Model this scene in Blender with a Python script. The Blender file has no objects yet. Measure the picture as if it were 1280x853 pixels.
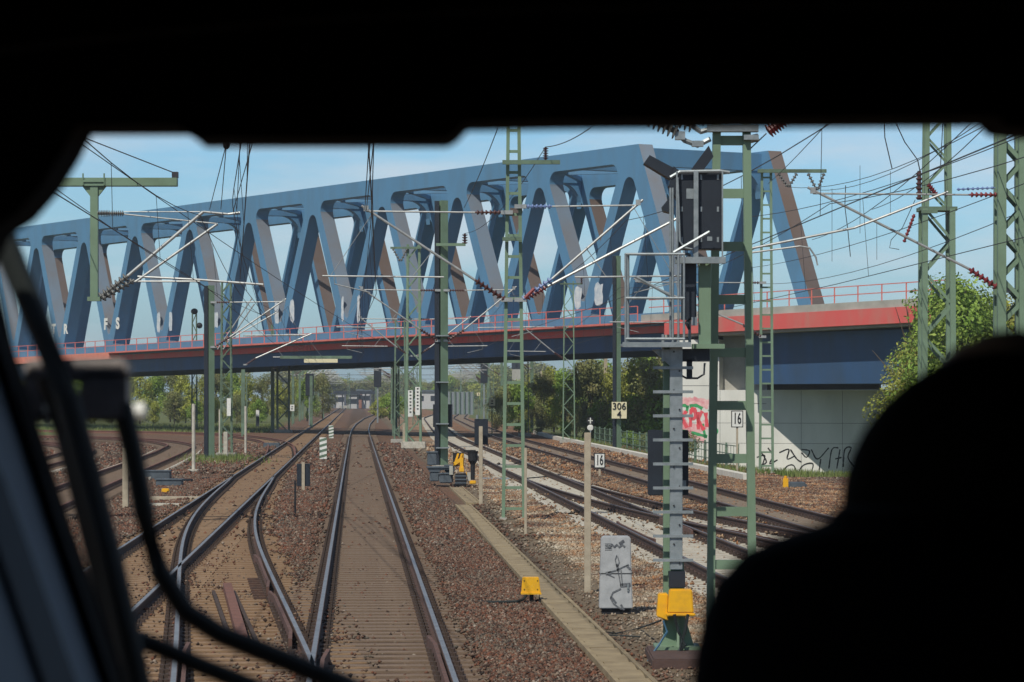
import bpy, bmesh, math, random
import numpy as np
from mathutils import Vector, Matrix
random.seed(7); rng = np.random.default_rng(7)
S = bpy.context.scene
R = math.radians
CH = 2.91          # eye height above the rail heads
F = 3800.0         # focal length in photo pixels (1280 wide)
GZ = -0.20         # level of the ballast
# ------------------------------------------------------------------ camera
cam = bpy.data.objects.new('camera', bpy.data.cameras.new('camera')); S.collection.objects.link(cam)
cam.location = (0, 0, CH); cam.rotation_euler = (R(90), 0, 0)
cam.data.sensor_width = 36; cam.data.lens = F / 1280 * 36
cam.data.shift_y = (496 - 426.5) / 1280
cam.data.clip_start = 0.05; cam.data.clip_end = 12000
cam.data.dof.use_dof = True; cam.data.dof.focus_distance = 85; cam.data.dof.aperture_fstop = 10.5
S.camera = cam
# ------------------------------------------------------------------ light
SUN_EL, SUN_AZ = R(50), R(28)    # azimuth: rays travel forward and this much to the right
w = bpy.data.worlds.new('World'); S.world = w; w.use_nodes = True
nt = w.node_tree; bg = nt.nodes['Background']
sky = nt.nodes.new('ShaderNodeTexSky'); sky.sky_type = 'NISHITA'; sky.sun_disc = False
sky.sun_elevation = SUN_EL; sky.sun_rotation = R(180) + SUN_AZ
sky.air_density = 1.25; sky.dust_density = 0.8; sky.ozone_density = 1.6
tc = nt.nodes.new('ShaderNodeTexCoord'); mp = nt.nodes.new('ShaderNodeMapping'); mp.inputs['Scale'].default_value = (5, 5, 24)
nz = nt.nodes.new('ShaderNodeTexNoise'); nz.inputs['Scale'].default_value = 1.5; nz.inputs['Detail'].default_value = 7; nz.inputs['Roughness'].default_value = .55
cr = nt.nodes.new('ShaderNodeValToRGB'); cr.color_ramp.elements[0].position = .46; cr.color_ramp.elements[1].position = .66
cr.color_ramp.elements[0].color = (0, 0, 0, 1); cr.color_ramp.elements[1].color = (.6, .6, .6, 1)
mx = nt.nodes.new('ShaderNodeMixRGB'); mx.inputs['Color2'].default_value = (8.4, 8.8, 9.4, 1)
nt.links.new(tc.outputs['Generated'], mp.inputs['Vector']); nt.links.new(mp.outputs[0], nz.inputs['Vector'])
nt.links.new(nz.outputs['Fac'], cr.inputs['Fac']); nt.links.new(cr.outputs[0], mx.inputs['Fac'])
tint = nt.nodes.new('ShaderNodeMixRGB'); tint.blend_type = 'MULTIPLY'; tint.inputs['Fac'].default_value = 1; 
sx = nt.nodes.new('ShaderNodeSeparateXYZ'); nt.links.new(tc.outputs['Generated'], sx.inputs[0]); mr = nt.nodes.new('ShaderNodeValToRGB')
mr.color_ramp.elements[0].position = 0.0; mr.color_ramp.elements[1].position = .09; mr.color_ramp.elements[0].color = (.395, .62, 1.0, 1); mr.color_ramp.elements[1].color = (.355, .555, .815, 1); e3 = mr.color_ramp.elements.new(.28); e3.color = (.18, .235, .31, 1)
br = nt.nodes.new('ShaderNodeVectorMath'); br.operation = 'SCALE'; br.inputs['Scale'].default_value = 1.98
nt.links.new(sx.outputs['Z'], mr.inputs['Fac']); nt.links.new(mr.outputs[0], br.inputs[0]); nt.links.new(br.outputs[0], tint.inputs['Color2'])
nt.links.new(sky.outputs[0], tint.inputs['Color1']); nt.links.new(tint.outputs[0], mx.inputs['Color1']); nt.links.new(mx.outputs[0], bg.inputs['Color'])
bg.inputs['Strength'].default_value = 0.10
sl = bpy.data.lights.new('sun', 'SUN'); sl.energy = 5.0; sl.angle = R(.53); sl.color = (1, .94, .83)
so = bpy.data.objects.new('sun', sl); S.collection.objects.link(so); so.location = (-50, -80, 120)
LD = Vector((math.sin(SUN_AZ) * math.cos(SUN_EL), math.cos(SUN_AZ) * math.cos(SUN_EL), -math.sin(SUN_EL)))
so.rotation_euler = LD.to_track_quat('-Z', 'Y').to_euler()
S.view_settings.view_transform = 'Standard'; S.view_settings.look = 'None'
S.view_settings.exposure = -0.2; S.view_settings.gamma = 1; S.view_settings.use_curve_mapping = False
S.render.engine = 'CYCLES'
S.cycles.max_bounces = 6; S.cycles.transparent_max_bounces = 12; S.cycles.use_denoising = True
S.cycles.caustics_reflective = False; S.cycles.caustics_refractive = False

# ------------------------------------------------------------------ helpers
def P(px, py, Y):
    return Vector(((px - 640) * Y / F, Y, CH - (py - 496) * Y / F))
def G(px, py, z=GZ):
    Y = F * (CH - z) / (py - 496); return Vector(((px - 640) * Y / F, Y, z))
MATS = {}
def mat(name, c, c2=None, rough=.7, metal=0, scale=3, mixlo=.35, mixhi=.65, bump=0, bscale=40, detail=5, rnd=0, spec=.4, stretch=None):
    if name in MATS: return MATS[name]
    m = bpy.data.materials.new(name); m.use_nodes = True; t = m.node_tree; b = t.nodes['Principled BSDF']
    b.inputs['Roughness'].default_value = rough; b.inputs['Metallic'].default_value = metal
    b.inputs['Specular IOR Level'].default_value = spec
    tc = t.nodes.new('ShaderNodeTexCoord'); src = tc.outputs['Object']
    if stretch:
        mp = t.nodes.new('ShaderNodeMapping'); mp.inputs['Scale'].default_value = stretch; t.links.new(src, mp.inputs[0]); src = mp.outputs[0]
    col = None
    if c2 is None: c2 = tuple(x * .72 for x in c)
    n = t.nodes.new('ShaderNodeTexNoise'); n.inputs['Scale'].default_value = scale; n.inputs['Detail'].default_value = detail; n.inputs['Roughness'].default_value = .62
    t.links.new(src, n.inputs['Vector'])
    r = t.nodes.new('ShaderNodeValToRGB'); r.color_ramp.elements[0].position = mixlo; r.color_ramp.elements[1].position = mixhi
    r.color_ramp.elements[0].color = (*c, 1); r.color_ramp.elements[1].color = (*c2, 1)
    t.links.new(n.outputs['Fac'], r.inputs['Fac']); col = r.outputs[0]
    if rnd:
        g = t.nodes.new('ShaderNodeNewGeometry'); h = t.nodes.new('ShaderNodeHueSaturation')
        ma = t.nodes.new('ShaderNodeMapRange'); ma.inputs['To Min'].default_value = 1 - rnd; ma.inputs['To Max'].default_value = 1 + rnd
        t.links.new(g.outputs['Random Per Island'], ma.inputs['Value']); t.links.new(ma.outputs[0], h.inputs['Value']); t.links.new(col, h.inputs['Color']); col = h.outputs[0]
    t.links.new(col, b.inputs['Base Color'])
    if bump:
        n2 = t.nodes.new('ShaderNodeTexNoise'); n2.inputs['Scale'].default_value = bscale; n2.inputs['Detail'].default_value = 4
        t.links.new(src, n2.inputs['Vector'])
        bp = t.nodes.new('ShaderNodeBump'); bp.inputs['Strength'].default_value = 1; bp.inputs['Distance'].default_value = bump
        t.links.new(n2.outputs['Fac'], bp.inputs['Height']); t.links.new(bp.outputs[0], b.inputs['Normal'])
    MATS[name] = m; return m

M_green = mat('green_paint', (.165, .245, .165), (.115, .165, .10), .5, scale=1.3, mixlo=.4, mixhi=.8)
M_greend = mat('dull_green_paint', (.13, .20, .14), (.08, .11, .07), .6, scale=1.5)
M_galv = mat('galvanised', (.30, .33, .345), (.21, .24, .25), .45, .35, scale=9)
M_tube = mat('aluminium_tube', (.40, .41, .40), (.28, .29, .29), .4, .3, scale=6)
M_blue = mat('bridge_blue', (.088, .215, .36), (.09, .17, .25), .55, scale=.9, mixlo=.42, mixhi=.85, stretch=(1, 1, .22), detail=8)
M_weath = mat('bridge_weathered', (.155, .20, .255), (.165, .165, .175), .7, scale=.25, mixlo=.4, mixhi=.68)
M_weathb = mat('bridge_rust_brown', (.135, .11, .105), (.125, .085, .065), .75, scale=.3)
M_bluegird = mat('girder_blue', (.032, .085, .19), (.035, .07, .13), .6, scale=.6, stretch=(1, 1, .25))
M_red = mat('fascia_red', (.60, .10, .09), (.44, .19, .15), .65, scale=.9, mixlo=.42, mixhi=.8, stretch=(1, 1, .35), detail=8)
M_redrail = mat('railing_red', (.62, .17, .13), (.5, .12, .1), .5, scale=2)
M_conc = mat('concrete', (.40, .385, .345), (.30, .285, .25), .85, scale=.7, bump=.004, bscale=30)
M_concw = mat('painted_concrete', (.68, .665, .62), (.50, .49, .455), .85, scale=.5, mixlo=.4, mixhi=.8, stretch=(1, 1, .3), detail=8)
M_concl = mat('new_concrete', (.52, .49, .42), (.36, .33, .27), .85, scale=5)
M_trough = mat('trough_concrete', (.30, .235, .14), (.21, .16, .095), .9, scale=2.5, bump=.003, bscale=60)
M_wood = mat('sleeper_wood', (.27, .175, .10), (.18, .11, .065), .85, scale=4, bump=.004, bscale=40, stretch=(.5, 4, 4))
M_woodd = mat('sleeper_wood_main', (.205, .145, .10), (.125, .085, .06), .85, scale=4, bump=.004, bscale=40, stretch=(.5, 4, 4))
M_railtop = mat('rail_head_steel', (.34, .33, .32), (.24, .23, .22), .38, .6, scale=3)
M_railtopd = mat('rail_head_dull', (.13, .12, .12), (.17, .13, .11), .45, .5, scale=3)
M_rust = mat('rail_rust', (.085, .045, .032), (.05, .03, .025), .8, scale=8)
M_rustl = mat('rust_light', (.19, .085, .06), (.12, .055, .04), .8, scale=6)
M_rustd = mat('rust_dark', (.13, .065, .05), (.08, .045, .035), .8, scale=6)
M_clip = mat('fastening_iron', (.07, .045, .035), (.04, .028, .022), .8, scale=9)
M_black = mat('black_plastic', (.012, .013, .016), (.009, .009, .011), .65)
M_matte = mat('cab_black', (.0035, .0038, .0045), (.003, .003, .003), .95, spec=.05)
M_cabblue = mat('cab_blue_grey', (.42, .55, .70), (.38, .5, .64), .6)
M_navy = mat('signal_black', (.018, .024, .035), (.014, .018, .026), .5)
M_rubber = mat('wiper_black', (.018, .024, .024), (.012, .016, .016), .6)
M_wiperbr = mat('wiper_motor', (.42, .36, .34), (.20, .19, .19), .55, scale=20)
M_white = mat('white_paint', (.74, .74, .70), (.6, .6, .56), .5, scale=12)
M_yell = mat('yellow_paint', (.76, .40, .012), (.52, .28, .03), .45, scale=9, mixlo=.45, mixhi=.85, detail=9)
M_cream = mat('cream_sign', (.72, .66, .44), (.62, .56, .36), .5, scale=10)
M_ink = mat('sign_black', (.015, .015, .015), None, .5)
M_cab = mat('cabinet_grey', (.40, .41, .42), (.30, .31, .32), .7, scale=6, bump=.001)
M_postw = mat('concrete_post', (.42, .36, .27), (.32, .27, .2), .85, scale=6)
M_insb = mat('insulator_brown', (.10, .035, .03), (.06, .025, .022), .3)
M_insr = mat('insulator_red', (.24, .035, .04), (.17, .03, .033), .4)
M_insblue = mat('insulator_blue', (.16, .24, .45), (.12, .18, .36), .4)
M_insg = mat('insulator_grey', (.16, .16, .15), (.08, .08, .08), .5, scale=30)
M_wire = mat('wire', (.045, .045, .05), (.03, .03, .035), .6, .2)
M_tub = mat('grey_plastic', (.09, .11, .13), (.06, .075, .09), .6)
M_found = mat('brown_block', (.085, .05, .042), (.06, .036, .03), .85, scale=5, bump=.004)
M_bark = mat('bark', (.10, .075, .05), (.06, .045, .03), .9)
M_skin = mat('skin', (.45, .27, .20), None, .6)
M_jacket = mat('jacket', (.006, .006, .008), None, .95, spec=.05)
M_hair = mat('hair', (.006, .005, .004), None, .9, spec=.05)
def leafmat(name, c, c2):
    m = mat(name, c, c2, .6, scale=.35, mixlo=.3, mixhi=.7, rnd=.35, spec=.25); t = m.node_tree
    b = t.nodes['Principled BSDF']; tr = t.nodes.new('ShaderNodeBsdfTranslucent'); mxs = t.nodes.new('ShaderNodeMixShader'); mxs.inputs[0].default_value = .28
    out = t.nodes['Material Output']; t.links.new(b.inputs['Base Color'].links[0].from_socket, tr.inputs['Color'])
    t.links.new(b.outputs[0], mxs.inputs[1]); t.links.new(tr.outputs[0], mxs.inputs[2]); t.links.new(mxs.outputs[0], out.inputs['Surface'])
    return m
M_leafy = leafmat('leaf_yellow_green', (.36, .40, .06), (.27, .26, .07))
M_leafg = leafmat('leaf_green', (.19, .32, .05), (.28, .35, .07))
M_leafd = leafmat('leaf_dark', (.17, .215, .065), (.26, .225, .10))
M_grass = leafmat('grass', (.14, .22, .05), (.22, .23, .08))

class MB:
    def __init__(s): s.v = []; s.f = []
    def add(s, vs, fs):
        o = len(s.v); s.v += [tuple(v) for v in vs]; s.f += [tuple(i + o for i in f) for f in fs]; return s
    def box(s, a, b):      # axis aligned from corner a to corner b
        x0, y0, z0 = a; x1, y1, z1 = b
        return s.add([(x0,y0,z0),(x1,y0,z0),(x1,y1,z0),(x0,y1,z0),(x0,y0,z1),(x1,y0,z1),(x1,y1,z1),(x0,y1,z1)],
                     [(0,3,2,1),(4,5,6,7),(0,1,5,4),(1,2,6,5),(2,3,7,6),(3,0,4,7)])
    def cbox(s, c, d):
        return s.box((c[0]-d[0]/2, c[1]-d[1]/2, c[2]-d[2]/2), (c[0]+d[0]/2, c[1]+d[1]/2, c[2]+d[2]/2))
    def bar(s, a, b, w, h=None, up=(0,0,1)):   # rectangular bar from a to b
        a = Vector(a); b = Vector(b); h = w if h is None else h
        d = (b - a).normalized(); u = Vector(up)
        if abs(d.dot(u)) > .98: u = Vector((0, 1, 0))
        x = d.cross(u).normalized(); z = x.cross(d).normalized()
        vs = [p + x * sx * w/2 + z * sz * h/2 for p in (a, b) for sx, sz in ((-1,-1),(1,-1),(1,1),(-1,1))]
        return s.add(vs, [(0,3,2,1),(4,5,6,7),(0,1,5,4),(1,2,6,5),(2,3,7,6),(3,0,4,7)])
    def tube(s, pts, r, n=8, cap=True):
        pts = [Vector(p) for p in pts]; rs = r if isinstance(r, (list, tuple)) else [r] * len(pts)
        rings = []; prev = None
        for i, p in enumerate(pts):
            d = (pts[min(i+1, len(pts)-1)] - pts[max(i-1, 0)]).normalized()
            u = Vector((0,0,1)) if abs(d.z) < .95 else Vector((0,1,0))
            x = d.cross(u).normalized()
            if prev is not None and x.dot(prev) < 0: x = -x
            prev = x; z = x.cross(d).normalized()
            rings.append([p + (x*math.cos(2*math.pi*k/n) + z*math.sin(2*math.pi*k/n)) * rs[i] for k in range(n)])
        vs = [v for rg in rings for v in rg]; fs = []
        for i in range(len(pts)-1):
            for k in range(n):
                a = i*n+k; b = i*n+(k+1) % n; fs.append((a, b, b+n, a+n))
        if cap: fs.append(tuple(range(n))[::-1]); fs.append(tuple(range((len(pts)-1)*n, len(pts)*n)))
        return s.add(vs, fs)
    def prism(s, poly, a, b):     # poly: list of 3D points; extruded by vector (b-a)
        d = Vector(b) - Vector(a); n = len(poly)
        vs = [Vector(p) for p in poly] + [Vector(p) + d for p in poly]
        return s.add(vs, [tuple(range(n))[::-1], tuple(range(n, 2*n))] + [(i, (i+1) % n, (i+1) % n+n, i+n) for i in range(n)])
    def ell(s, c, r, nu=14, nv=9):
        vs = []; fs = []
        for j in range(nv+1):
            th = math.pi*j/nv
            for i in range(nu):
                ph = 2*math.pi*i/nu
                vs.append((c[0]+r[0]*math.sin(th)*math.cos(ph), c[1]+r[1]*math.sin(th)*math.sin(ph), c[2]+r[2]*math.cos(th)))
        for j in range(nv):
            for i in range(nu): fs.append((j*nu+i, (j+1)*nu+i, (j+1)*nu+(i+1) % nu, j*nu+(i+1) % nu))
        return s.add(vs, fs)
    def insul(s, a, b, r, n=7, core=.4):    # ribbed insulator
        a = Vector(a); b = Vector(b); pts = []; rs = []
        for i in range(n):
            for t, k in ((.0, core), (.3, 1), (.55, 1), (.6, core)):
                pts.append(a.lerp(b, (i+t)/n)); rs.append(r*k)
        pts.append(b); rs.append(r*core)
        return s.tube(pts, rs, 8)
    def mesh(s, name, m, origin=(0,0,0), smooth=False, bevel=0):
        me = bpy.data.meshes.new(name); o = Vector(origin)
        me.from_pydata([(v[0]-o.x, v[1]-o.y, v[2]-o.z) for v in s.v], [], s.f); me.materials.append(m)
        if bevel:
            bm = bmesh.new(); bm.from_mesh(me); bmesh.ops.recalc_face_normals(bm, faces=bm.faces)
            bmesh.ops.bevel(bm, geom=[e for e in bm.edges if len(e.link_faces) == 2 and e.calc_face_angle(0) > .6], offset=bevel, segments=2, affect='EDGES')
            bm.to_mesh(me); bm.free()
        if smooth: me.polygons.foreach_set('use_smooth', [True]*len(me.polygons))
        return me
def link(name, data, loc=(0,0,0), parent=None):
    o = bpy.data.objects.new(name, data); S.collection.objects.link(o); o.location = loc
    if parent is not None: o.parent = parent
    return o
def tag(o, label=None, cat=None, group=None, kind=None):
    if label: o['label'] = label
    if cat: o['category'] = cat
    if group: o['group'] = group
    if kind: o['kind'] = kind
    return o
def thing(name, loc, label, cat, group=None):
    return tag(link(name, None, loc), label, cat, group)
def org(o):
    v = Vector((0,0,0))
    while o is not None: v += o.location; o = o.parent
    return v
def part(name, mb, m, parent, **k):        # mb in world coordinates
    return link(name, mb.mesh(name, m, org(parent), **k), (0,0,0), parent)
def single(name, mb, m, loc, label, cat, group=None, **k):
    return tag(link(name, mb.mesh(name, m, loc, **k), loc), label, cat, group)
def structure(name, mb, m, kind='structure', **k):
    return tag(link(name, mb.mesh(name, m, **k)), kind=kind)
def copy_tree(o, parent=None):
    c = o.copy(); S.collection.objects.link(c); c.parent = parent
    for ch in list(o.children): copy_tree(ch, c)
    return c
_fc = {}
def text_mesh(txt, size, extrude=.0, off=.012):
    cu = bpy.data.curves.new('t', 'FONT'); cu.body = txt; cu.size = size; cu.offset = off*size; cu.align_x = 'CENTER'; cu.align_y = 'CENTER'; cu.extrude = extrude; cu.resolution_u = 3
    o = bpy.data.objects.new('t', cu); S.collection.objects.link(o)
    dg = bpy.context.evaluated_depsgraph_get(); me = bpy.data.meshes.new_from_object(o.evaluated_get(dg))
    bpy.data.objects.remove(o); bpy.data.curves.remove(cu); return me
def text_part(name, txt, size, m, parent, pos, rotz=0, bold=1.0, off=.012):   # upright text facing -y, world position
    me = text_mesh(txt, size, off=off); me.name = name; me.materials.clear(); me.materials.append(m)
    o = link(name, me, Vector(pos) - org(parent), parent); o.rotation_euler = (R(90), 0, rotz); o.scale = (bold, 1, 1); return o

# ------------------------------------------------------------------ tracks (plan geometry)
SL = -0.0508
def xa(Y):      # track A centre line
    return float(np.interp(Y, [-60, 31, 76.8, 131.6, 216.8, 270, 325, 417, 553, 691, 900], [3.33, -1.32, -3.68, -6.5, -10.85, -13.5, -15.95, -19.5, -23.6, -26.4, -29]))
def xb(Y): return -7.25 + SL * (Y - 67.4)
def xc(Y):
    if Y > 112: return xb(Y)
    return float(np.interp(Y, [-10, 32.6, 38.9, 49.4, 60, 68, 76.8, 86, 95, 104, 112], [1.4, -2.857, -3.53, -4.66, -5.77, -6.52, -7.24, -7.88, -8.46, -8.99, xb(112)]))
def xd(Y):
    if Y < 220: return 2.63 + SL * (Y - 79.6)
    return float(np.interp(Y, [220, 299, 425, 700, 1005], [2.63 + SL*140.4, -7.3, -11.6, -14.2, -13.2]))
def xe(Y): return xd(Y) + 4.1
def xf(Y):
    d = 115 - Y
    if d < 0: return xd(Y)
    o = d*d/1150 if d < 48 else 4.1 - max(0, (96-d))**2/1150 if d < 96 else 4.1
    return xd(Y) + min(o, 4.1)
def smooth_path(pts, step=1.0):
    pts = [Vector((p[0], p[1], 0)) for p in pts]; out = []
    q = [pts[0]*2-pts[1]] + pts + [pts[-1]*2-pts[-2]]
    for i in range(1, len(q)-2):
        n = max(2, int((q[i+1]-q[i]).length/step))
        for k in range(n):
            t = k/n; a, b, c, d = q[i-1], q[i], q[i+1], q[i+2]
            out.append(.5*((2*b)+(c-a)*t+(2*a-5*b+4*c-d)*t*t+(3*b-a-3*c+d)*t**3))
    out.append(pts[-1]); return out
def fpath(fn, y0, y1, step=4):
    n = int((y1-y0)/step)+1
    ys = [y0 + (y1-y0)*i/n for i in range(n+1)]
    xs = [fn(y) for y in ys]
    for _ in range(3): xs = [xs[0]] + [(xs[i-1]+2*xs[i]+xs[i+1])/4 for i in range(1, len(xs)-1)] + [xs[-1]]
    return [Vector((x, y, 0)) for x, y in zip(xs, ys)]
def normals(path):
    out = []
    for i, p in enumerate(path):
        d = (path[min(i+1, len(path)-1)]-path[max(i-1, 0)]).normalized(); out.append(Vector((d.y, -d.x, 0)))
    return out
PROF = [(-.07,-.165),(.07,-.165),(.07,-.152),(.012,-.135),(.012,-.045),(.036,-.03),(.036,-.004),(.028,0),(-.028,0),(-.036,-.004),(-.036,-.03),(-.012,-.045),(-.012,-.135),(-.07,-.152)]
def rail_mb(path, off, dz=0):
    nr = normals(path); side = MB(); n = len(PROF)
    vs = [p + nr[i]*(off+x) + Vector((0,0,z+dz)) for i, p in enumerate(path) for x, z in PROF]; fs = []
    for i in range(len(path)-1):
        for k in range(n):
            if k == 7: continue
            a = i*n+k; b = i*n+(k+1) % n; fs.append((a, a+n, b+n, b))
    fs.append(tuple(range(n))); fs.append(tuple(range((len(path)-1)*n, len(path)*n))[::-1])
    side.add(vs, fs)
    top = MB(); tp = [(-.030,-.0035),(-.027,.0015),(.027,.0015),(.030,-.0035)]
    vs = [p + nr[i]*(off+x) + Vector((0,0,z+dz)) for i, p in enumerate(path) for x, z in tp]; fs = []
    for i in range(len(path)-1):
        for k in range(3):
            a = i*4+k; fs.append((a, a+4, a+5, a+1))
    top.add(vs, fs); return side, top
M_ends = mat('sleeper_end', (.62, .58, .50), (.5, .46, .38), .8)
def sleeper_mb(kind, l=2.6, wd=.26, h=.16):
    m = MB(); c = MB(); z = -.165
    m.box((-l/2, -wd/2, z-h), (l/2, wd/2, z))
    for s in (-1, 1):
        for e in (-1, 1):
            c.box((s*.75+e*.12-.055, -.075, z+.001), (s*.75+e*.12+.055, .075, z+.045))
            c.tube([(s*.75+e*.13, 0, z+.04), (s*.75+e*.13, 0, z+.085)], .02, 6)
        c.box((s*.75-.17, -.09, z-.01), (s*.75+.17, .09, z+.012))
    return m, c
def track(label, path, smat, topmat, dz=0, side_m=None, ends=False,  kinds='sleeper', pitch=.6, length=2.6, sl_range=None, near=100, ymin=27):
    p0 = path[0]
    t = thing('railway_track', (p0.x, p0.y, 0), label, 'railway track', 'railway tracks of the junction')
    for s in (-.75, .75):
        side, top = rail_mb(path, s, max(0, dz))
        r = part('rail', side, side_m or M_rust, t); part('rail_head', top, topmat, r)
    # sleepers
    m, c = sleeper_mb(kinds, length); nb = len(m.f); m.add(c.v, c.f); me = m.mesh('sleeper', smat); me.materials.append(M_clip)
    mi = [0]*nb+[1]*(len(m.f)-nb)
    if ends:
        e = MB()
        for s in (-1, 1): e.box((s*length/2-.02, -.135, -.33), (s*length/2+.03, .135, -.16))
        n0 = len(m.f); m.add(e.v, e.f); me = m.mesh('sleeper', smat); me.materials.append(M_clip); me.materials.append(M_ends); mi += [2]*(len(m.f)-n0)
    me.polygons.foreach_set('material_index', mi)
    L = [0]
    for i in range(1, len(path)): L.append(L[-1] + (path[i]-path[i-1]).length)
    nr = normals(path); s = .3; placed = 0; rest = MB(); restc = MB(); xs = [p.x for p in path]; ys = [p.y for p in path]
    while s < L[-1]:
        x = float(np.interp(s, L, xs)); y = float(np.interp(s, L, ys)); i = min(len(path)-1, int(np.searchsorted(L, s)))
        a = math.atan2(-nr[i].y, nr[i].x)*-1
        s += pitch
        if sl_range and not (sl_range[0] <= y <= sl_range[1]): continue
        jit = random.uniform(-.01, .01)
        if y >= ymin and placed < near:
            o = link('sleeper', me, (x-p0.x, y-p0.y+jit, dz + random.uniform(-.004, .004)), t); o.rotation_euler = (0, 0, a+jit)
            placed += 1
        elif y < 560:
            ca, sa = math.cos(a), math.sin(a); z = -.165+dz; hw = .13
            cs = [(-length/2, -hw), (length/2, -hw), (length/2, hw), (-length/2, hw)]
            tp = [(x+u*ca-v*sa, y+u*sa+v*ca) for u, v in cs]
            rest.add([(u, v, z-.1) for u, v in tp] + [(u, v, z) for u, v in tp], [(4,5,6,7),(0,1,5,4),(1,2,6,5),(2,3,7,6),(3,0,4,7)])
            if y < 230 and y > 40:
                for u in (-.87, -.63, .63, .87):
                    cc = (x+u*ca, y+u*sa); restc.box((cc[0]-.055, cc[1]-.075, z), (cc[0]+.055, cc[1]+.075, z+.06))
    if restc.v: tag(part('fastenings', restc, M_clip, t), kind='stuff')
    if rest.v: tag(part('sleepers', rest, smat, t), kind='stuff')
    return t
pathA = fpath(xa, -20, 880); pathB = fpath(xb, -20, 800, 10); pathC = fpath(xc, 20, 112, 3)
pathD = fpath(xd, -10, 900, 6); pathE = fpath(xe, -10, 900, 6); pathF = fpath(xf, 19, 118, 3)
tA = track('brown sleepered straight track with polished rails running dead ahead of the train', pathA, M_woodd, M_railtop)
tB = track('long straight track on brown sleepers left of the middle track, running under the bridge', pathB, M_wood, M_railtop, dz=-.004)
tC = track('curving crossover track joining the middle track to the track on its left', pathC, M_wood, M_railtop, dz=-.009, length=2.9)
tD = track('rusty track on pale concrete sleepers right of the striped mast row, with a turnout', pathD, M_concl, M_railtopd, dz=-.002)
tE = track('farthest right track, beside the pale kerb and the hedge', pathE, mat('sleeper_concrete_old', (.25,.20,.15), (.17,.13,.10), .9, scale=4), M_railtopd, dz=-.004)
tF = track('rusty crossover between the two right-hand tracks on long pale sleepers', pathF, M_concl, M_railtopd, dz=-.010, length=3.0)
ptH = smooth_path([(xb(150), 150), (-12.9, 170), (-14.6, 190), (-17.4, 212), (-22.5, 236), (-32, 256), (-50, 270), (-90, 280)], 2)
tH = track('rusty branch track curving sharply left away from the left straight track', ptH, M_wood, M_rustl, dz=-.012, side_m=M_rustl, near=60, ymin=150)
ptI = smooth_path([(-9.6, 30), (-11.9, 70), (-14.3, 106), (-16.5, 140), (-18.3, 165), (-20.4, 185), (-25.5, 205), (-36, 222), (-70, 240)], 2)
tI = track('track with white concrete sleeper ends curving left by the grey cable boxes', ptI, M_woodd, M_rustl, ends=True, dz=.09, side_m=M_rustl, ymin=112)
ptJ = smooth_path([(-14.1, 30), (-16.4, 70), (-18.8, 106), (-21, 140), (-23.5, 165), (-28, 185), (-38, 200), (-70, 212)], 2)
tJ = track('leftmost track, mostly hidden behind the wiper', ptJ, M_woodd, M_rustl, ends=True, dz=.09, side_m=M_rustl, ymin=88)
# check rails, guard beam, slide plates at the crossings
def check_rail(parent, path_fn, y0, y1, off, m=M_rustd):
    pts = [Vector((path_fn(y)+off+(.05*(1 if off < 0 else -1)*-1*0 ), y, 0)) for y in np.linspace(y0, y1, 8)]
    sgn = -1 if off > 0 else 1
    pts[0].x += sgn*.05; pts[-1].x += sgn*.05
    b = MB()
    for i in range(7):
        b.bar(pts[i]+Vector((0,0,-.075)), pts[i+1]+Vector((0,0,-.075)), .045, .16)
    part('check_rail', b, m, parent)
check_rail(tC, xc, 36.5, 45.5, .66); check_rail(tA, xa, 28.5, 37, .66); check_rail(tC, xc, 28, 36, -.66)
check_rail(tC, xc, 46.5, 56, .66); check_rail(tB, xb, 46, 56, -.66); check_rail(tF, xf, 62, 71, -.66); check_rail(tD, xd, 62, 71, -.66)
check_rail(tA, xa, 26, 35, -.64); check_rail(tD, xd, 66, 73, .64)
g = MB(); a = G(284, 738, -.16); b = G(303, 806, -.16)
g.bar(a+Vector((0,0,.06)), b+Vector((0,0,.06)), .13, .12)
o = single('guard_beam', g, M_rustl, a, 'rust red steel beam lying lengthwise between the crossover rails', 'steel beam')
gb = MB()
for sx in (-.16, .16): gb.bar(a+Vector((sx,-.6,.0)), b+Vector((sx,.2,.0)), .05, .07)
part('side_bracket', gb, M_clip, o)
pl = MB()
for i in range(9):
    y = 46.2+i*.6; pl.cbox((xc(y)+.52, y, -.15), (.26, .09, .03))
part('slide_plates', pl, M_rust, tC)

# ------------------------------------------------------------------ ground
def ground_h(x, y):
    z = GZ
    s1 = 1/(1+math.exp(-(y-138)/6)); k = 9.0 + SL*(y-150) if y < 150 else 9.0 + SL*(y-150)*.6
    s2 = 1/(1+math.exp(-max(-30, min(30, (x-k-1.0)/.8))))
    z -= 2.3*s1*s2*(1 if y < 260 else max(0, 1-(y-260)/60))
    return z
gx = sorted(set([-1500,-700,-300,-150,-90] + list(np.arange(-60, 61, 1.5)) + [90,150,300,700,1500]))
gy = sorted(set([-300, -150,-60,-20,0,20] + list(np.arange(25, 330, 3)) + [345,370,400,450,520,600,700,850,1000,1300,1800,2300]))
gm = MB(); nx = len(gx)
gm.add([(x, y, ground_h(x, y) + (rng.normal()*.008 if abs(x) < 60 else 0)) for y in gy for x in gx],
       [(j*nx+i, j*nx+i+1, (j+1)*nx+i+1, (j+1)*nx+i) for j in range(len(gy)-1) for i in range(nx-1)])
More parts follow.
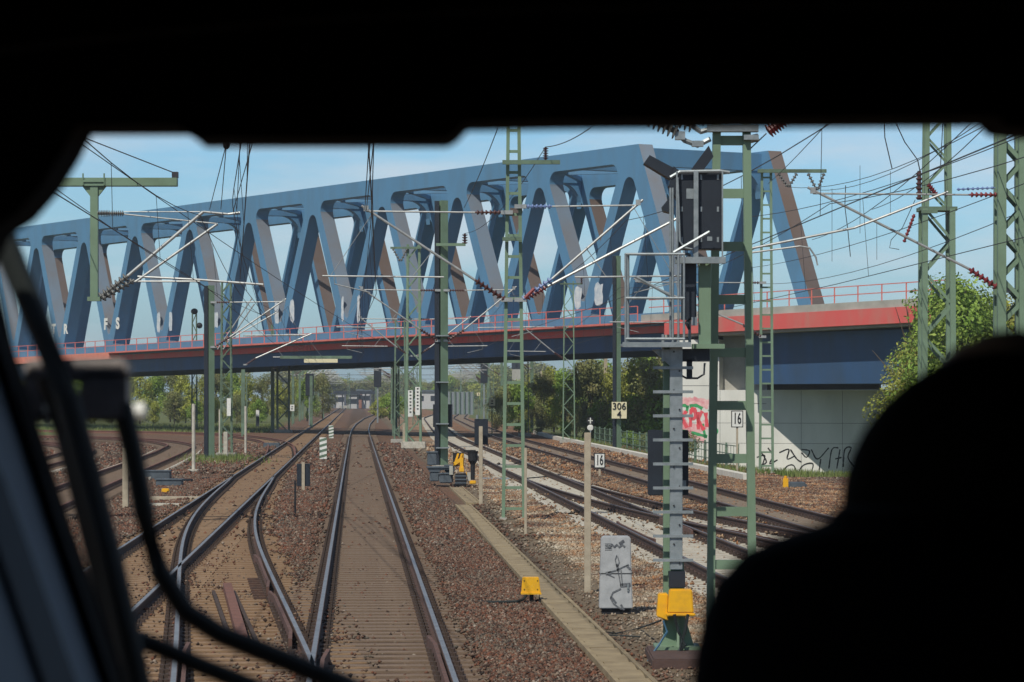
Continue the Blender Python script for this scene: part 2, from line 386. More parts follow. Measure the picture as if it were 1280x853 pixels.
def ballast_material(name, stones=False):
    m = bpy.data.materials.new(name); m.use_nodes = True; t = m.node_tree; b = t.nodes['Principled BSDF']; b.inputs['Roughness'].default_value = .9; b.inputs['Specular IOR Level'].default_value = .2
    tc = t.nodes.new('ShaderNodeNewGeometry'); pos = tc.outputs['Position']
    def noise(sc, det=5, stretch=None):
        n = t.nodes.new('ShaderNodeTexNoise'); n.inputs['Scale'].default_value = sc; n.inputs['Detail'].default_value = det; n.inputs['Roughness'].default_value = .65
        if stretch:
            mp = t.nodes.new('ShaderNodeMapping'); mp.inputs['Scale'].default_value = stretch; t.links.new(pos, mp.inputs[0]); t.links.new(mp.outputs[0], n.inputs['Vector'])
        else: t.links.new(pos, n.inputs['Vector'])
        return n.outputs['Fac']
    def ramp(src, stops):
        r = t.nodes.new('ShaderNodeValToRGB'); e = r.color_ramp.elements
        while len(e) < len(stops): e.new(.5)
        for k, (p, c) in enumerate(stops): e[k].position = p; e[k].color = (*c, 1)
        t.links.new(src, r.inputs['Fac']); return r.outputs[0]
    def mix(f, a, c):
        x = t.nodes.new('ShaderNodeMixRGB'); t.links.new(f, x.inputs['Fac']); t.links.new(a, x.inputs['Color1']); t.links.new(c, x.inputs['Color2']); return x.outputs[0]
    if stones:
        base = ramp(tc.outputs['Random Per Island'], [(0,(.03,.024,.02)),(.25,(.085,.052,.038)),(.5,(.15,.068,.042)),(.7,(.10,.088,.072)),(.93,(.17,.13,.095)),(1,(.26,.23,.19))])
        leaf = ramp(tc.outputs['Random Per Island'], [(0,(.16,.10,.06)),(.3,(.34,.15,.06)),(.6,(.24,.17,.11)),(1,(.42,.28,.17))])
        light = ramp(tc.outputs['Random Per Island'], [(0,(.15,.12,.085)),(.5,(.30,.245,.17)),(1,(.48,.42,.33))])
    else:
        v = noise(22, 3); base = ramp(v, [(.3,(.05,.035,.026)),(.5,(.125,.077,.05)),(.7,(.19,.13,.09))])
        leaf = ramp(v, [(.3,(.14,.08,.045)),(.5,(.30,.15,.07)),(.7,(.40,.26,.16))])
        light = ramp(v, [(.3,(.16,.13,.09)),(.5,(.30,.25,.18)),(.7,(.44,.38,.30))])
    # x-dependent zones (the yard's right side has pale ballast and fallen leaves)
    sep = t.nodes.new('ShaderNodeSeparateXYZ'); t.links.new(pos, sep.inputs[0])
    def mathn(op, a, b2):
        n = t.nodes.new('ShaderNodeMath'); n.operation = op
        for k, q in enumerate((a, b2)):
            if isinstance(q, (int, float)): n.inputs[k].default_value = q
            else: t.links.new(q, n.inputs[k])
        return n.outputs[0]
    u = mathn('ADD', sep.outputs['X'], mathn('MULTIPLY', sep.outputs['Y'], .0508))   # across-track coordinate
    def zone(lo, hi, soft):
        r1 = t.nodes.new('ShaderNodeMapRange'); r1.inputs['From Min'].default_value = lo-soft; r1.inputs['From Max'].default_value = lo+soft; t.links.new(u, r1.inputs['Value'])
        r2 = t.nodes.new('ShaderNodeMapRange'); r2.inputs['From Min'].default_value = hi+soft; r2.inputs['From Max'].default_value = hi-soft; t.links.new(u, r2.inputs['Value'])
        return mathn('MULTIPLY', r1.outputs[0], r2.outputs[0])
    n1 = ramp(noise(.35, 4), [(.42,(0,0,0)),(.58,(1,1,1))]); n2 = ramp(noise(.8, 4), [(.45,(0,0,0)),(.6,(1,1,1))])
    dirt = ramp(noise(1.2, 5), [(.3,(.11,.085,.058)),(.7,(.17,.13,.085))])
    c = base
    rr = ramp(noise(.22, 3), [(.38,(0,0,0)),(.68,(1,1,1))]); red = t.nodes.new('ShaderNodeMixRGB'); red.blend_type = 'MULTIPLY'; red.inputs['Color2'].default_value = (1.16, .95, .88, 1); t.links.new(rr, red.inputs['Fac']); t.links.new(base, red.inputs['Color1']); c = red.outputs[0]
    c = mix(mathn('MULTIPLY', zone(3.6, 8.2, .3), n1), c, light)
    c = mix(zone(8.4, 9.9, .25), c, base)
    c = mix(mathn('MULTIPLY', zone(4.0, 17, .4), n2), c, leaf)
    if not stones: c = mix(mathn('MULTIPLY', zone(3.15, 4.1, .12), .85), c, dirt)
    br = ramp(noise(1.5, 4), [(.3,(.095,.06,.038)),(.7,(.06,.04,.026))])
    if not stones:
        for lo, hi in ((-1.15, 1.6), (-5.3, -2.7)): c = mix(mathn('MULTIPLY', zone(lo, hi, .25), .8), c, br)
        # grass by the abutment and on the left bank
        gr = ramp(noise(3, 4), [(.3,(.06,.09,.025)),(.7,(.15,.15,.06))])
        far = t.nodes.new('ShaderNodeMapRange'); far.inputs['From Min'].default_value = 112; far.inputs['From Max'].default_value = 122; t.links.new(sep.outputs['Y'], far.inputs['Value'])
        c = mix(mathn('MULTIPLY', zone(16.5, 4000, .5), far.outputs[0]), c, gr)
        c = mix(zone(-4000, -24, 2), c, gr)
        far2 = t.nodes.new('ShaderNodeMapRange'); far2.inputs['From Min'].default_value = 300; far2.inputs['From Max'].default_value = 340; t.links.new(sep.outputs['Y'], far2.inputs['Value'])
        c = mix(mathn('MULTIPLY', zone(-4000, -8.5, 1), far2.outputs[0]), c, gr)
    t.links.new(c, b.inputs['Base Color'])
    if not stones:
        vo = t.nodes.new('ShaderNodeTexVoronoi'); vo.inputs['Scale'].default_value = 16; t.links.new(pos, vo.inputs['Vector'])
        bp = t.nodes.new('ShaderNodeBump'); bp.inputs['Distance'].default_value = .03; t.links.new(vo.outputs['Distance'], bp.inputs['Height']); t.links.new(bp.outputs[0], b.inputs['Normal'])
    return m
structure('ground', gm, ballast_material('ballast_ground'))
# loose stones
def stones(name, zone_fn, y0, y1, n, size, label=None):
    u = rng.random(n); Y = 1/(1/y0 + (1/y1-1/y0)*u) if False else y0 + (y1-y0)*rng.random(n)
    hw = Y*.17+1.5
    X = (rng.random(n)*2-1)*hw
    keep = zone_fn(X, Y); X = X[keep]; Y = Y[keep]; n = len(X)
    s = size*(.55+rng.random(n)*.9); lift = np.zeros(n)
    for fn in (va, vb, vc, vd, ve, vf):
        dd = np.abs(X-fn(Y)); ok = (dd > .93) & (dd < 1.75)
        lift = np.maximum(lift, np.where(ok, .055*np.clip((1.75-dd)/.3, 0, 1), 0))
    base = np.array([[1,0,0],[-1,0,0],[0,1,0],[0,-1,0],[0,0,1],[0,0,-1]], float)
    V = base[None]*(.6+.7*rng.random((n, 6, 3)))
    V = V + rng.normal(0, .18, (n, 6, 3)); V[:, :, 2] *= .75
    ang = rng.random(n)*6.28; ca, sa = np.cos(ang), np.sin(ang)
    vx = V[:,:,0]*ca[:,None]-V[:,:,1]*sa[:,None]; vy = V[:,:,0]*sa[:,None]+V[:,:,1]*ca[:,None]
    W = np.stack([vx*s[:,None]+X[:,None], vy*s[:,None]+Y[:,None], V[:,:,2]*s[:,None]+GZ+.008+s[:,None]*.35+lift[:,None]], 2).reshape(-1, 3)
    fb = np.array([[0,2,4],[2,1,4],[1,3,4],[3,0,4],[2,0,5],[1,2,5],[3,1,5],[0,3,5]])
    Fc = (fb[None]+6*np.arange(n)[:,None,None]).reshape(-1)
    me = bpy.data.meshes.new(name); me.vertices.add(len(W)); me.vertices.foreach_set('co', W.ravel())
    me.loops.add(len(Fc)); me.loops.foreach_set('vertex_index', Fc.astype(np.int32))
    npoly = len(Fc)//3; me.polygons.add(npoly); me.polygons.foreach_set('loop_start', np.arange(0, len(Fc), 3, dtype=np.int32)); me.polygons.foreach_set('loop_total', np.full(npoly, 3, np.int32))
    me.update(calc_edges=True); me.materials.append(M_stone)
    return tag(link(name, me), label or 'loose reddish brown ballast stones between the tracks', 'ballast', kind='stuff')
M_stone = ballast_material('ballast_stone', True)
va = np.vectorize(xa); vb = np.vectorize(xb); vc = np.vectorize(xc); vd = np.vectorize(xd); ve = np.vectorize(xe); vf = np.vectorize(xf)
def zone_fn(X, Y):
    r = rng.random(len(X)); k = np.ones(len(X), bool); u = X + .0508*Y
    for fn, hw in ((va, 1.42), (vb, 1.42), (vc, 1.5), (vd, 1.72), (vf, 1.85), (ve, 1.42)):
        dd = np.abs(X-fn(Y)); bl = .5+.5*np.sin(X*2.3+np.sin(Y*.9)*2)*np.sin(Y*.55+np.cos(X*1.7)); near = dd < hw-.46+.5*(1-bl)*rng.random(len(X))**.5 + .2*bl*rng.random(len(X))
        if fn is vc: near &= Y < 112
        if fn is vf: near &= Y < 118
        k &= ~(near & (r > .03+.12*(bl > .85)))
    k &= ~((u > 2.72) & (u < 3.25)); k &= ~((u > 3.25) & (u < 4.05) & (r > .12))
    k &= ~((u > 16.5) & (Y > 116))
    return k
stones('ballast_stones', zone_fn, 29, 62, 300000, .024)
stones('ballast_stones', zone_fn, 62, 120, 260000, .040)
stones('ballast_stones', zone_fn, 120, 200, 60000, .08)

# ------------------------------------------------------------------ concrete cable trough, kerb
def trough(y0, y1, du, label):
    n = int((y1-y0)/1.0); t = None
    a = lambda y, s: (2.78+du-.0508*y + s, y)
    x0, yy = a(y0, 0); t = thing('cable_trough', (x0, y0, GZ), label, 'cable trough', 'concrete cable troughs')
    body = MB(); cov = MB()
    for s in (0, .40):
        p, q = a(y0, s), a(y1, s); body.bar((p[0], p[1], GZ), (q[0], q[1], GZ), .05, .14)
    part('trough_wall', body, M_concl if False else M_trough, t)
    for i in range(n):
        y = y0 + i + .5; p = a(y, .2); dz = random.uniform(-.004, .004)
        cov.cbox((p[0], p[1], GZ+.03+dz), (.34, .985, .05))
    part('cover_slabs', cov, M_trough, t)
trough(24, 86, 0, 'long walkway of tan concrete trough covers between the middle track and the grey cabinet')
trough(87.5, 103, .36, 'short offset run of concrete trough covers before the black and yellow machine')
kb = MB(); kp = [(xe(y)+3.6, y) for y in range(112, 262, 6)]
for i in range(len(kp)-1): kb.bar((kp[i][0], kp[i][1], GZ+.1), (kp[i+1][0], kp[i+1][1], GZ+.1), .35, .3)
tag(structure('kerb', kb, mat('kerb_stone', (.62,.59,.52), (.5,.47,.4), .85)))
ps = MB(); ps.bar((xd(60)-1.45, 60, GZ+.005), (xd(112)-1.45, 112, GZ+.005), .42, .06)
tag(structure('gravel_path', ps, M_concl))

# ------------------------------------------------------------------ bridge
TH = R(31.3); D = Vector((-math.sin(TH), math.cos(TH), 0)); PN = Vector((math.cos(TH), math.sin(TH), 0)); BL = 11.5
B0 = Vector((11.3, 200, 0)); BW = 10.7
def zdeck(i): return CH + (94.5-2.3*i)*.05263
def ztop(i): return CH + (322-.8*i)*.05263
def bp(i, off, z): v = B0 + D*(i*BL) + PN*off; v.z = z; return v
bridge = thing('truss_bridge', bp(0, 0, 0), 'long blue steel truss railway bridge on a red deck crossing over all the tracks', 'bridge')
def round_poly(pts, rads, n=6):
    out = []; N = len(pts)
    for k in range(N):
        p = Vector(pts[k]); a = Vector(pts[k-1]); b = Vector(pts[(k+1) % N]); r = rads[k]
        u = (a-p).normalized(); v = (b-p).normalized(); ang = u.angle(v)
        d = min(r/math.tan(ang/2), .45*(a-p).length, .45*(b-p).length); r = d*math.tan(ang/2)
        c = p + (u+v).normalized()*(r/math.sin(ang/2)); s = p+u*d-c; e = p+v*d-c
        a0 = math.atan2(s.y, s.x); a1 = math.atan2(e.y, e.x); da = (a1-a0+math.pi) % (2*math.pi)-math.pi
        for j in range(n+1): out.append((c.x+r*math.cos(a0+da*j/n), c.y+r*math.sin(a0+da*j/n)))
    return out
NB = 12; TK = 1.12
def truss(off):
    polys = []
    outer = [(-.06*BL, zdeck(0)-.25), (-.06*BL, zdeck(0)+.5), (.40*BL, ztop(.4)), ((NB-.4)*BL, ztop(NB-.4)), ((NB+.06)*BL, zdeck(NB)+.5), ((NB+.06)*BL, zdeck(NB)-.25)]
    polys.append(outer)
    for i in range(NB+1):
        if 1 <= i <= NB-1:   # downward triangle
            pts = [(i*BL, zdeck(i)+1.3), ((i+.418)*BL, ztop(i+.4)-1.15), ((i-.418)*BL, ztop(i-.4)-1.15)]
            polys.append(round_poly(pts, [.28, .75, .75]))
        if i < NB:           # upward triangle
            c = i+.5
            pts = [(c*BL, ztop(c)-1.25), ((i+.075)*BL, zdeck(i)+.62), ((i+1-.075)*BL, zdeck(i+1)+.62)]
            polys.append(round_poly(pts, [.68, .2, .2], 8))
    cu = bpy.data.curves.new('c', 'CURVE'); cu.dimensions = '2D'; cu.fill_mode = 'BOTH'; cu.extrude = TK/2; cu.bevel_depth = .0
    for pl in polys:
        sp = cu.splines.new('POLY'); sp.points.add(len(pl)-1); sp.use_cyclic_u = True
        for k, (x, y) in enumerate(pl): sp.points[k].co = (x, y, 0, 1)
    ob = bpy.data.objects.new('c', cu); S.collection.objects.link(ob)
    me = bpy.data.meshes.new_from_object(ob.evaluated_get(bpy.context.evaluated_depsgraph_get()))
    bpy.data.objects.remove(ob); bpy.data.curves.remove(cu)
    M = Matrix(((D.x, 0, PN.x, 0), (D.y, 0, PN.y, 0), (0, 1, 0, 0), (0, 0, 0, 1)))
    me.transform(Matrix.Translation(PN*(off+.06)) @ M); me.materials.clear(); me.materials.append(M_blue)
    if M.determinant() < 0: me.flip_normals()
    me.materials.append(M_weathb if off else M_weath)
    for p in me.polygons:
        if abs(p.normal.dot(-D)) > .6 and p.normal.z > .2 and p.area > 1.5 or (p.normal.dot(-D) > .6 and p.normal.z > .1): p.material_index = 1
    return link('truss', me, (0, 0, 0), bridge)
tn = truss(0); tf = truss(BW)
def slab(i0, i1, o0, o1, zt, zb, n=1):      # deck-following box; zt, zb relative to zdeck
    m = MB()
    for k in range(n):
        a, b = i0+(i1-i0)*k/n, i0+(i1-i0)*(k+1)/n
        vs = [bp(i, o, zdeck(i)+z) for i in (a, b) for o in (o0, o1) for z in (zb, zt)]
        m.add(vs, [(0,1,3,2),(4,6,7,5),(0,4,5,1),(2,3,7,6),(1,5,7,3),(0,2,6,4)])
    return m
part('deck_slab', slab(0.05, 12.2, -.25, BW+.25, -.01, -.35), M_conc, bridge)
IL = 7.8
part('walkway', slab(0.0, IL, -1.55, -.5, .03, -.10), M_redrail, bridge)
part('walkway', slab(0.0, 12.2, BW+.5, BW+1.6, .03, -.10), M_redrail, bridge)
part('fascia_beam', slab(.05, IL, -.42, -.2, -.10, -.72), M_red, bridge)
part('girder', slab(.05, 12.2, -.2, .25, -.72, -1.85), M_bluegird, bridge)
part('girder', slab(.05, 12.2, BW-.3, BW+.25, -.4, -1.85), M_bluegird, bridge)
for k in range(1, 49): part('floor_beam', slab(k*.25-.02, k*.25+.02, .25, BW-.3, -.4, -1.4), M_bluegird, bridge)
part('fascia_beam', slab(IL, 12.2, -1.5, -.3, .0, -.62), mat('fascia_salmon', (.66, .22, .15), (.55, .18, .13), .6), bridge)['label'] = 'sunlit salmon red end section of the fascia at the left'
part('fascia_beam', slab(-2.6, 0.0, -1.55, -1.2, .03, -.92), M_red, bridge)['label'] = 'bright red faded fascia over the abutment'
part('parapet', slab(-2.6, .25, -1.45, -.9, .48, .031), M_conc, bridge)
part('deck_slab', slab(-2.6, 0.04, -1.19, BW+1.2, -.02, -1.1), M_conc, bridge)
bx = MB(); zb0 = 3.70
vs = [bp(i, o, z) for i in (-.62, -2.6) for o, z in ((-.15, zdeck(-1)-1.1), (.1, zb0), (BW-.2, zb0), (BW, zdeck(-1)-1.1))]
bx.add(vs, [(0,1,2,3),(7,6,5,4),(0,4,5,1),(1,5,6,2),(2,6,7,3),(3,7,4,0)])
part('box_girder', bx, M_bluegird, bridge)
# top cross beams with knees
for k in range(NB):
    i = k+.5; m = MB(); zt = ztop(i)-.15; dpt = .6 if k else 1.2
    d = D*.38
    for s0, s1, za, zc in ((TK/2-.05, BW-TK/2+.05, zt, zt-dpt),):
        vs = [bp(i, s0, zc)-d, bp(i, s1, zc)-d, bp(i, s1, zc)+d, bp(i, s0, zc)+d, bp(i, s0, za)-d, bp(i, s1, za)-d, bp(i, s1, za)+d, bp(i, s0, za)+d]
        m.add(vs, [(0,3,2,1),(4,5,6,7),(0,1,5,4),(1,2,6,5),(2,3,7,6),(3,0,4,7)])
    for s, q in ((TK/2-.05, 1), (BW-TK/2+.05, -1)):
        pts = [(0, -dpt+.02)] + [(q*2.0*(1-math.sin(a)), -dpt+.02-2.2*(1-math.cos(a))) for a in np.linspace(0, math.pi/2, 6)] 
        pts = [(0, -dpt+.02)] + [(q*(1.7-1.7*math.sin(a)), -dpt-1.9+1.9*math.cos(a)) for a in np.linspace(0, math.pi/2, 7)]
        poly = [bp(i, s+u, zt+v)-d*.8 for u, v in pts]; m.prism(poly, (0,0,0), D*.6)
    part('cross_beam', m, M_blue, bridge)
for k in range(NB-1):      # top lateral bracing
    m = MB(); m.bar(bp(k+.5, .4, ztop(k+.5)-.45), bp(k+1.5, BW-.4, ztop(k+1.5)-.45), .35, .3); m.bar(bp(k+1.5, .4, ztop(k+1.5)-.5), bp(k+.5, BW-.4, ztop(k+.5)-.5), .35, .3)
    part('wind_bracing', m, M_blue, bridge)
def railing(o, i0, i1, base):
    r = MB()
    n = int((i1-i0)*2)+1
    for hgt in (1.05, .55):
        for k in range(n):
            a, b = i0+(i1-i0)*k/n, i0+(i1-i0)*(k+1)/n
            r.bar(bp(a, o, zdeck(a)+hgt+base), bp(b, o, zdeck(b)+hgt+base), .05, .055)
    rl = part('railing', r, M_redrail, bridge)
    pm = MB().box((-.035, -.035, 0), (.035, .035, 1.05)).mesh('railing_post', M_redrail)
    k = i0
    while k < i1:
        p = bp(k, o, zdeck(k)+base); link('railing_post', pm, p - org(rl), rl); k += .2
railing(-1.35, .3, 12, .03); railing(-1.2, -2.55, .2, .40)
# white painted marks low on the truss diagonals
def on_face(px, py):    # point on the near truss plane seen at a photo pixel
    u = (px-640)/F; q = B0 - PN*(.5+.004); t = (q.x-q.y*u)/(-D.x+D.y*u); v = q+D*t; v.z = CH-(py-496)*v.y/F; return v
for ch, px, py, sz in (('T', 67, 412, .85), ('R', 82, 412, .85), ('F', 132, 406, .95), ('S', 147, 405, .95)):
    text_part('painted_letter', ch, sz*1.45, M_white, bridge, on_face(px, py), rotz=math.atan2(-D.y, -D.x), bold=1.25, off=.05)
for px, py, hw, hh in ((198, 403, .40, .9), (213, 402, .35, .9), (270, 400, .4, .7), (346, 391, .40, .95), (365, 389, .42, .95), (428, 387, .22, 1.0), (448, 386, .25, 1.1), (722, 372, .5, .8), (748, 368, .6, .8)):
    c = on_face(px, py); m = MB(); r_ = random.Random(px); pts = []
    for a in np.linspace(0, 2*math.pi, 14)[:-1]:
        q = max(abs(math.cos(a)), abs(math.sin(a))); u, v = math.cos(a)/q*hw*r_.uniform(.75, 1.1), math.sin(a)/q*hh*r_.uniform(.8, 1.08); pts.append(c+D*u+Vector((0,0,v)))
    m.prism(pts, (0,0,0), PN*.003); part('paint_patch', m, mat('patch_white', (.62,.64,.64), (.40,.46,.52), .6, scale=2.5), bridge)
# abutment
WL = Vector((10.7, 197.2, 0)); WR = Vector((23.3, 192.5, 0)); wd = (WR-WL).normalized(); wn = Vector((wd.y, -wd.x, 0))   # wn points to the camera
def wp(s, z, out=0): v = WL + wd*s + wn*out; v.z = z; return v
ab = thing('bridge_abutment', wp(0, -2.6), 'pale concrete bridge abutment with graffiti under the blue box girder', 'abutment')
m = MB(); m.prism([wp(0, -2.8), wp(13.4, -2.8), wp(13.4, 3.34), wp(0, 3.34)], (0,0,0), -wn*11); part('lower_wall', m, M_concw, ab)
m = MB(); m.prism([wp(0, 3.341), wp(2.85, 3.341), wp(2.85, 6.6), wp(0, 6.6)], (0,0,0), -wn*10.5); part('pier', m, M_concw, ab)
m = MB(); m.prism([wp(2.86, 3.341), wp(5.9, 3.341), wp(5.9, 6.9), wp(2.86, 6.9)], wn*0, -wn*10); 
for i, v in enumerate(m.v): m.v[i] = tuple(Vector(v)-wn*.9)
part('bearing_block', m, M_conc, ab)
m = MB()
for z in (1.2, -.1): m.prism([wp(0, z), wp(13.3, z), wp(13.3, z+.02), wp(0, z+.02)], (0,0,0), wn*.003)
for q in (2.9, 5.6, 8.3, 11): m.prism([wp(q, -2.5), wp(q+.02, -2.5), wp(q+.02, 3.3), wp(q, 3.3)], (0,0,0), wn*.0035)
for z in (3.6, 2.45): m.prism([wp(0, z), wp(6 if z < 3 else 2.8, z), wp(6 if z < 3 else 2.8, z+.03), wp(0, z+.03)], (0,0,0), wn*.004)
part('joint_lines', m, M_ink, ab)
m = MB(); 
m.prism([wp(6.05, 3.345), wp(13.4, 3.345), wp(13.4, 4.2), wp(6.05, 4.2)], -wn*4.5, -wn*5.0)
for s in (6.2, 9): m.prism([wp(s, 3.345), wp(s+.9, 3.345), wp(s+.9, 3.69), wp(s, 3.69)], -wn*1.0, -wn*2.0)
part('bearing', m, M_black, ab)
def ribbon(m, pts, wdt, out):
    pts = [Vector(p) for p in pts]; L = []; Rr = []
    for i, p in enumerate(pts):
        d = (pts[min(i+1, len(pts)-1)]-pts[max(i-1, 0)]).normalized(); n = Vector((-d.y, d.x))*wdt/2*(.75+.5*random.random())
        L.append(p+n); Rr.append(p-n)
    vs = [wp(v.x, v.y, out) for v in L+Rr]; n = len(pts)
    m.add(vs, [(i, i+1, n+i+1, n+i) for i in range(n-1)])
def curvy(pts, n=6):
    return [(p.x, p.y) for p in smooth_path(pts, .12)]
M_gpink = mat('spray_pink', (.62, .22, .25), (.75, .5, .48), .8, scale=3); M_gred = mat('spray_red', (.72, .06, .08), (.6, .1, .12), .8); M_ggreen = mat('spray_green', (.05, .33, .12), None, .8)
def wpx(px, py):          # photo pixel to wall coordinates
    u = (px-640)/F; s = (WL.x-WL.y*u)/(-wd.x+wd.y*u); v = WL+wd*s; return (s, CH-(py-496)*v.y/F)
def stroke(col, wdt, out, *pl):
    m = MB()
    for pp in pl: ribbon(m, curvy([wpx(*q) for q in pp]), wdt, out)
    return part('graffiti', m, col, ab)
stroke(M_gpink, .55, .005, [(848,505),(860,502),(875,503),(886,506)], [(850,540),(866,546),(882,548)], [(849,515),(855,530),(870,536),(884,530)])['label'] = 'pale pink spray cloud'
stroke(M_ggreen, .20, .008, [(848,508),(856,507),(860,510)], [(862,508),(870,507),(878,511)], [(878,530),(882,548)], [(848,538),(860,540)], [(864,541),(884,546)], [(886,512),(892,520),(887,528)],[(890,530),(896,540),(888,546)],[(860,507),(858,516)])
stroke(M_gred, .24, .011, [(850,512),(852,524),(849,535)], [(853,522),(858,514)], [(853,524),(859,535)], [(863,534),(864,514),(868,512),(869,522),(864,524)], [(873,537),(872,515)], [(878,514),(873,524),(880,538)], [(882,516),(884,534)])
dk = [[(952,566),(958,578),(950,582)], [(960,560),(966,570),(962,580),(972,575)], [(974,566),(986,562),(984,574),(994,570)], [(988,562),(996,574),(1002,578)], [(996,594),(1004,582),(1016,580),(1014,592)], [(978,592),(984,583),(992,582),(996,592)],
      [(1002,562),(1012,564),(1008,572),(1002,566)], [(1014,562),(1022,574),(1036,560)], [(1026,574),(1024,588)], [(1036,586),(1040,562),(1048,560)], [(1050,562),(1046,586)], [(1054,584),(1056,562),(1064,560),(1060,572),(1068,584)], [(1044,574),(1052,572)], [(946,572),(956,570),(950,590)]]
stroke(M_ink, .09, .006, *dk)['label'] = 'black scrawled tags along the foot of the wall'

# ------------------------------------------------------------------ masts
def lattice_parts(t, base, h, wx, wy, m, taper=1.0, pitch=None, leg=.07, rot=0):
    base = Vector(base); pitch = pitch or wx*1.0; ca, sa = math.cos(rot), math.sin(rot)
    def c(sx, sy, z):
        k = 1+(taper-1)*z/h; u, v = sx*wx/2*k, sy*wy/2*k
        return base+Vector((u*ca-v*sa, u*sa+v*ca, z))
    for sx in (-1, 1):
        for sy in (-1, 1):
            b = MB(); b.bar(c(sx, sy, 0), c(sx, sy, h), leg, leg); part('chord', b, m, t)
    n = int(h/pitch); l = MB(); lw = max(.045, leg*.5)
    for i in range(n):
        z0, z1 = h*i/n, h*(i+1)/n; s = 1 if i % 2 else -1
        for sy in (-1, 1): l.bar(c(-s, sy, z0), c(s, sy, z1), .02, lw)
        for sx in (-1, 1): l.bar(c(sx, -s, z0), c(sx, s, z1), .02, lw)
    part('lacing', l, m, t)
def footing(t, base, w=.8, h=.25, m=None):
    b = MB(); b.box((base[0]-w/2, base[1]-w/2, base[2]-.4), (base[0]+w/2, base[1]+w/2, base[2]+h)); part('footing', b, m or M_conc, t, bevel=.02)
def lattice_mast(px, Y, py_top, wx, label, m=None, gz=GZ, wy=None, taper=.8, cat='mast', group='lattice masts', foot=True, leg=.07):
    x = (px-640)*Y/F; base = (x, Y, gz); h = CH-(py_top-496)*Y/F-gz
    t = thing('lattice_mast', base, label, cat, group); lattice_parts(t, base, h, wx, wy or wx, m or M_green, taper, leg=leg)
    if foot: footing(t, base, wx+.45)
    return t, Vector(base), h
def ladder_mast(px, Y, h, wb, wt, pitch, label, legw=.1, legd=.12, rung=.1, gz=GZ, m=None, z0=.25):
    x = (px-640)*Y/F; t = thing('ladder_mast', (x, Y, gz), label, 'mast', 'ladder framed masts'); m = m or M_green
    for s in (-1, 1):
        b = MB(); b.bar((x+s*wb/2, Y, gz), (x+s*wt/2, Y, gz+h), legw, legd, up=(0,1,0)); 
        b.bar((x+s*(wb/2-legw*.0), Y+legd*.45, gz), (x+s*(wt/2), Y+legd*.45, gz+h), legw*1.02, .02, up=(0,1,0))
        part('leg', b, m, t)
    z = z0
    while z < h:
        k = wb+(wt-wb)*z/h; b = MB(); b.box((x-k/2+legw/2-.005, Y-legd*.3, gz+z), (x+k/2-legw/2+.005, Y+legd*.3, gz+z+rung)); part('batten', b, m, t); z += pitch
    b = MB()
    for s in (-1, 1): b.box((x+s*wb/2-.09, Y-.12, gz-.3), (x+s*wb/2+.09, Y+.12, gz+.06))
    part('footing', b, M_conc, t)
    return t
def beam_mast(px, Y, py_top, wflange, label, rot=0, gz=GZ, m=None):
    x = (px-640)*Y/F; h = CH-(py_top-496)*Y/F-gz; t = thing('beam_mast', (x, Y, gz), label, 'mast', 'steel beam masts')
    b = MB(); w2 = wflange/2; ca, sa = math.cos(rot), math.sin(rot)
    def rb(x0, y0, x1, y1):
        poly = [Vector((x+u*ca-v*sa, Y+u*sa+v*ca, gz)) for u, v in ((x0,y0),(x1,y0),(x1,y1),(x0,y1))]; b.prism(poly, (0,0,0), (0,0,h))
    rb(-w2, -w2, w2, -w2+.03); rb(-w2, w2-.03, w2, w2); rb(-.012, -w2+.03, .012, w2-.03)
    part('shaft', b, m or M_green, t); footing(t, (x, Y, gz), wflange+.5, .12)
    b = MB(); b.box((x-w2*1.12-.14, Y-w2*.6, gz+.12), (x-w2*.75, Y-w2*.2, gz+h-.02)); part('shade_strip', b, M_navy, t); return t, Vector((x, Y, gz)), h  # dark strip added to paint the shade in the mast's left recess
def cantilever(t, foot, Xt, side, ztopw=7.35, zc=5.5, zfoot=5.35, ztube=7.6, ins=None, reg=True, rt=.032):
    """cantilever from mast at foot.x to over the track at Xt; side=+1 track to the right"""
    Y = foot.y-.12; x0 = foot.x+side*.22; b = MB()
    A = Vector((x0+side*.75, Y, zfoot+(ztube-zfoot)*.22)); tip = Vector((Xt+side*.12, Y, ztube+.12)); Bp = Vector((x0+side*.75, Y, ztube-.05))
    b.tube([A, tip], rt, 8); b.tube([Bp, Vector((Xt, Y, ztube-.02))], rt*.7, 8)
    mid = A.lerp(tip, .38)
    if reg:
        q = Vector((Xt+side*1.1, Y, zc+.45)); b.tube([Vector((mid.x-side*.3, Y, zc+.42)), q], rt*.7, 8)
        b.tube([mid, Vector((mid.x+side*.5, Y, zc+.42))], .012, 5)
        b.tube([q+Vector((-side*.3,0,0)), q+Vector((-side*.3,0,-.2)), Vector((Xt-side*.1, Y, zc+.03))], .014, 5)
        b.tube([A.lerp(tip, .9), Vector((Xt+side*.9, Y, zc+.45))], .008, 4)
    b.cbox((Xt, Y, ztube+.05), (.12, .08, .14)); b.cbox((x0-side*.05, Y, zfoot), (.3, .12, .1)); b.cbox((x0-side*.05, Y, ztube-.05), (.3, .12, .1))
    c = part('cantilever', b, M_tube, t)
    s1 = MB(); s1.insul(Vector((x0, Y, zfoot)), A, .085, 7); part('insulator', s1, ins or M_insb, c)
    s2 = MB(); s2.insul(Vector((x0, Y, ztube-.05)), Bp, .06, 7); part('insulator', s2, ins or M_insb, c)
    return c
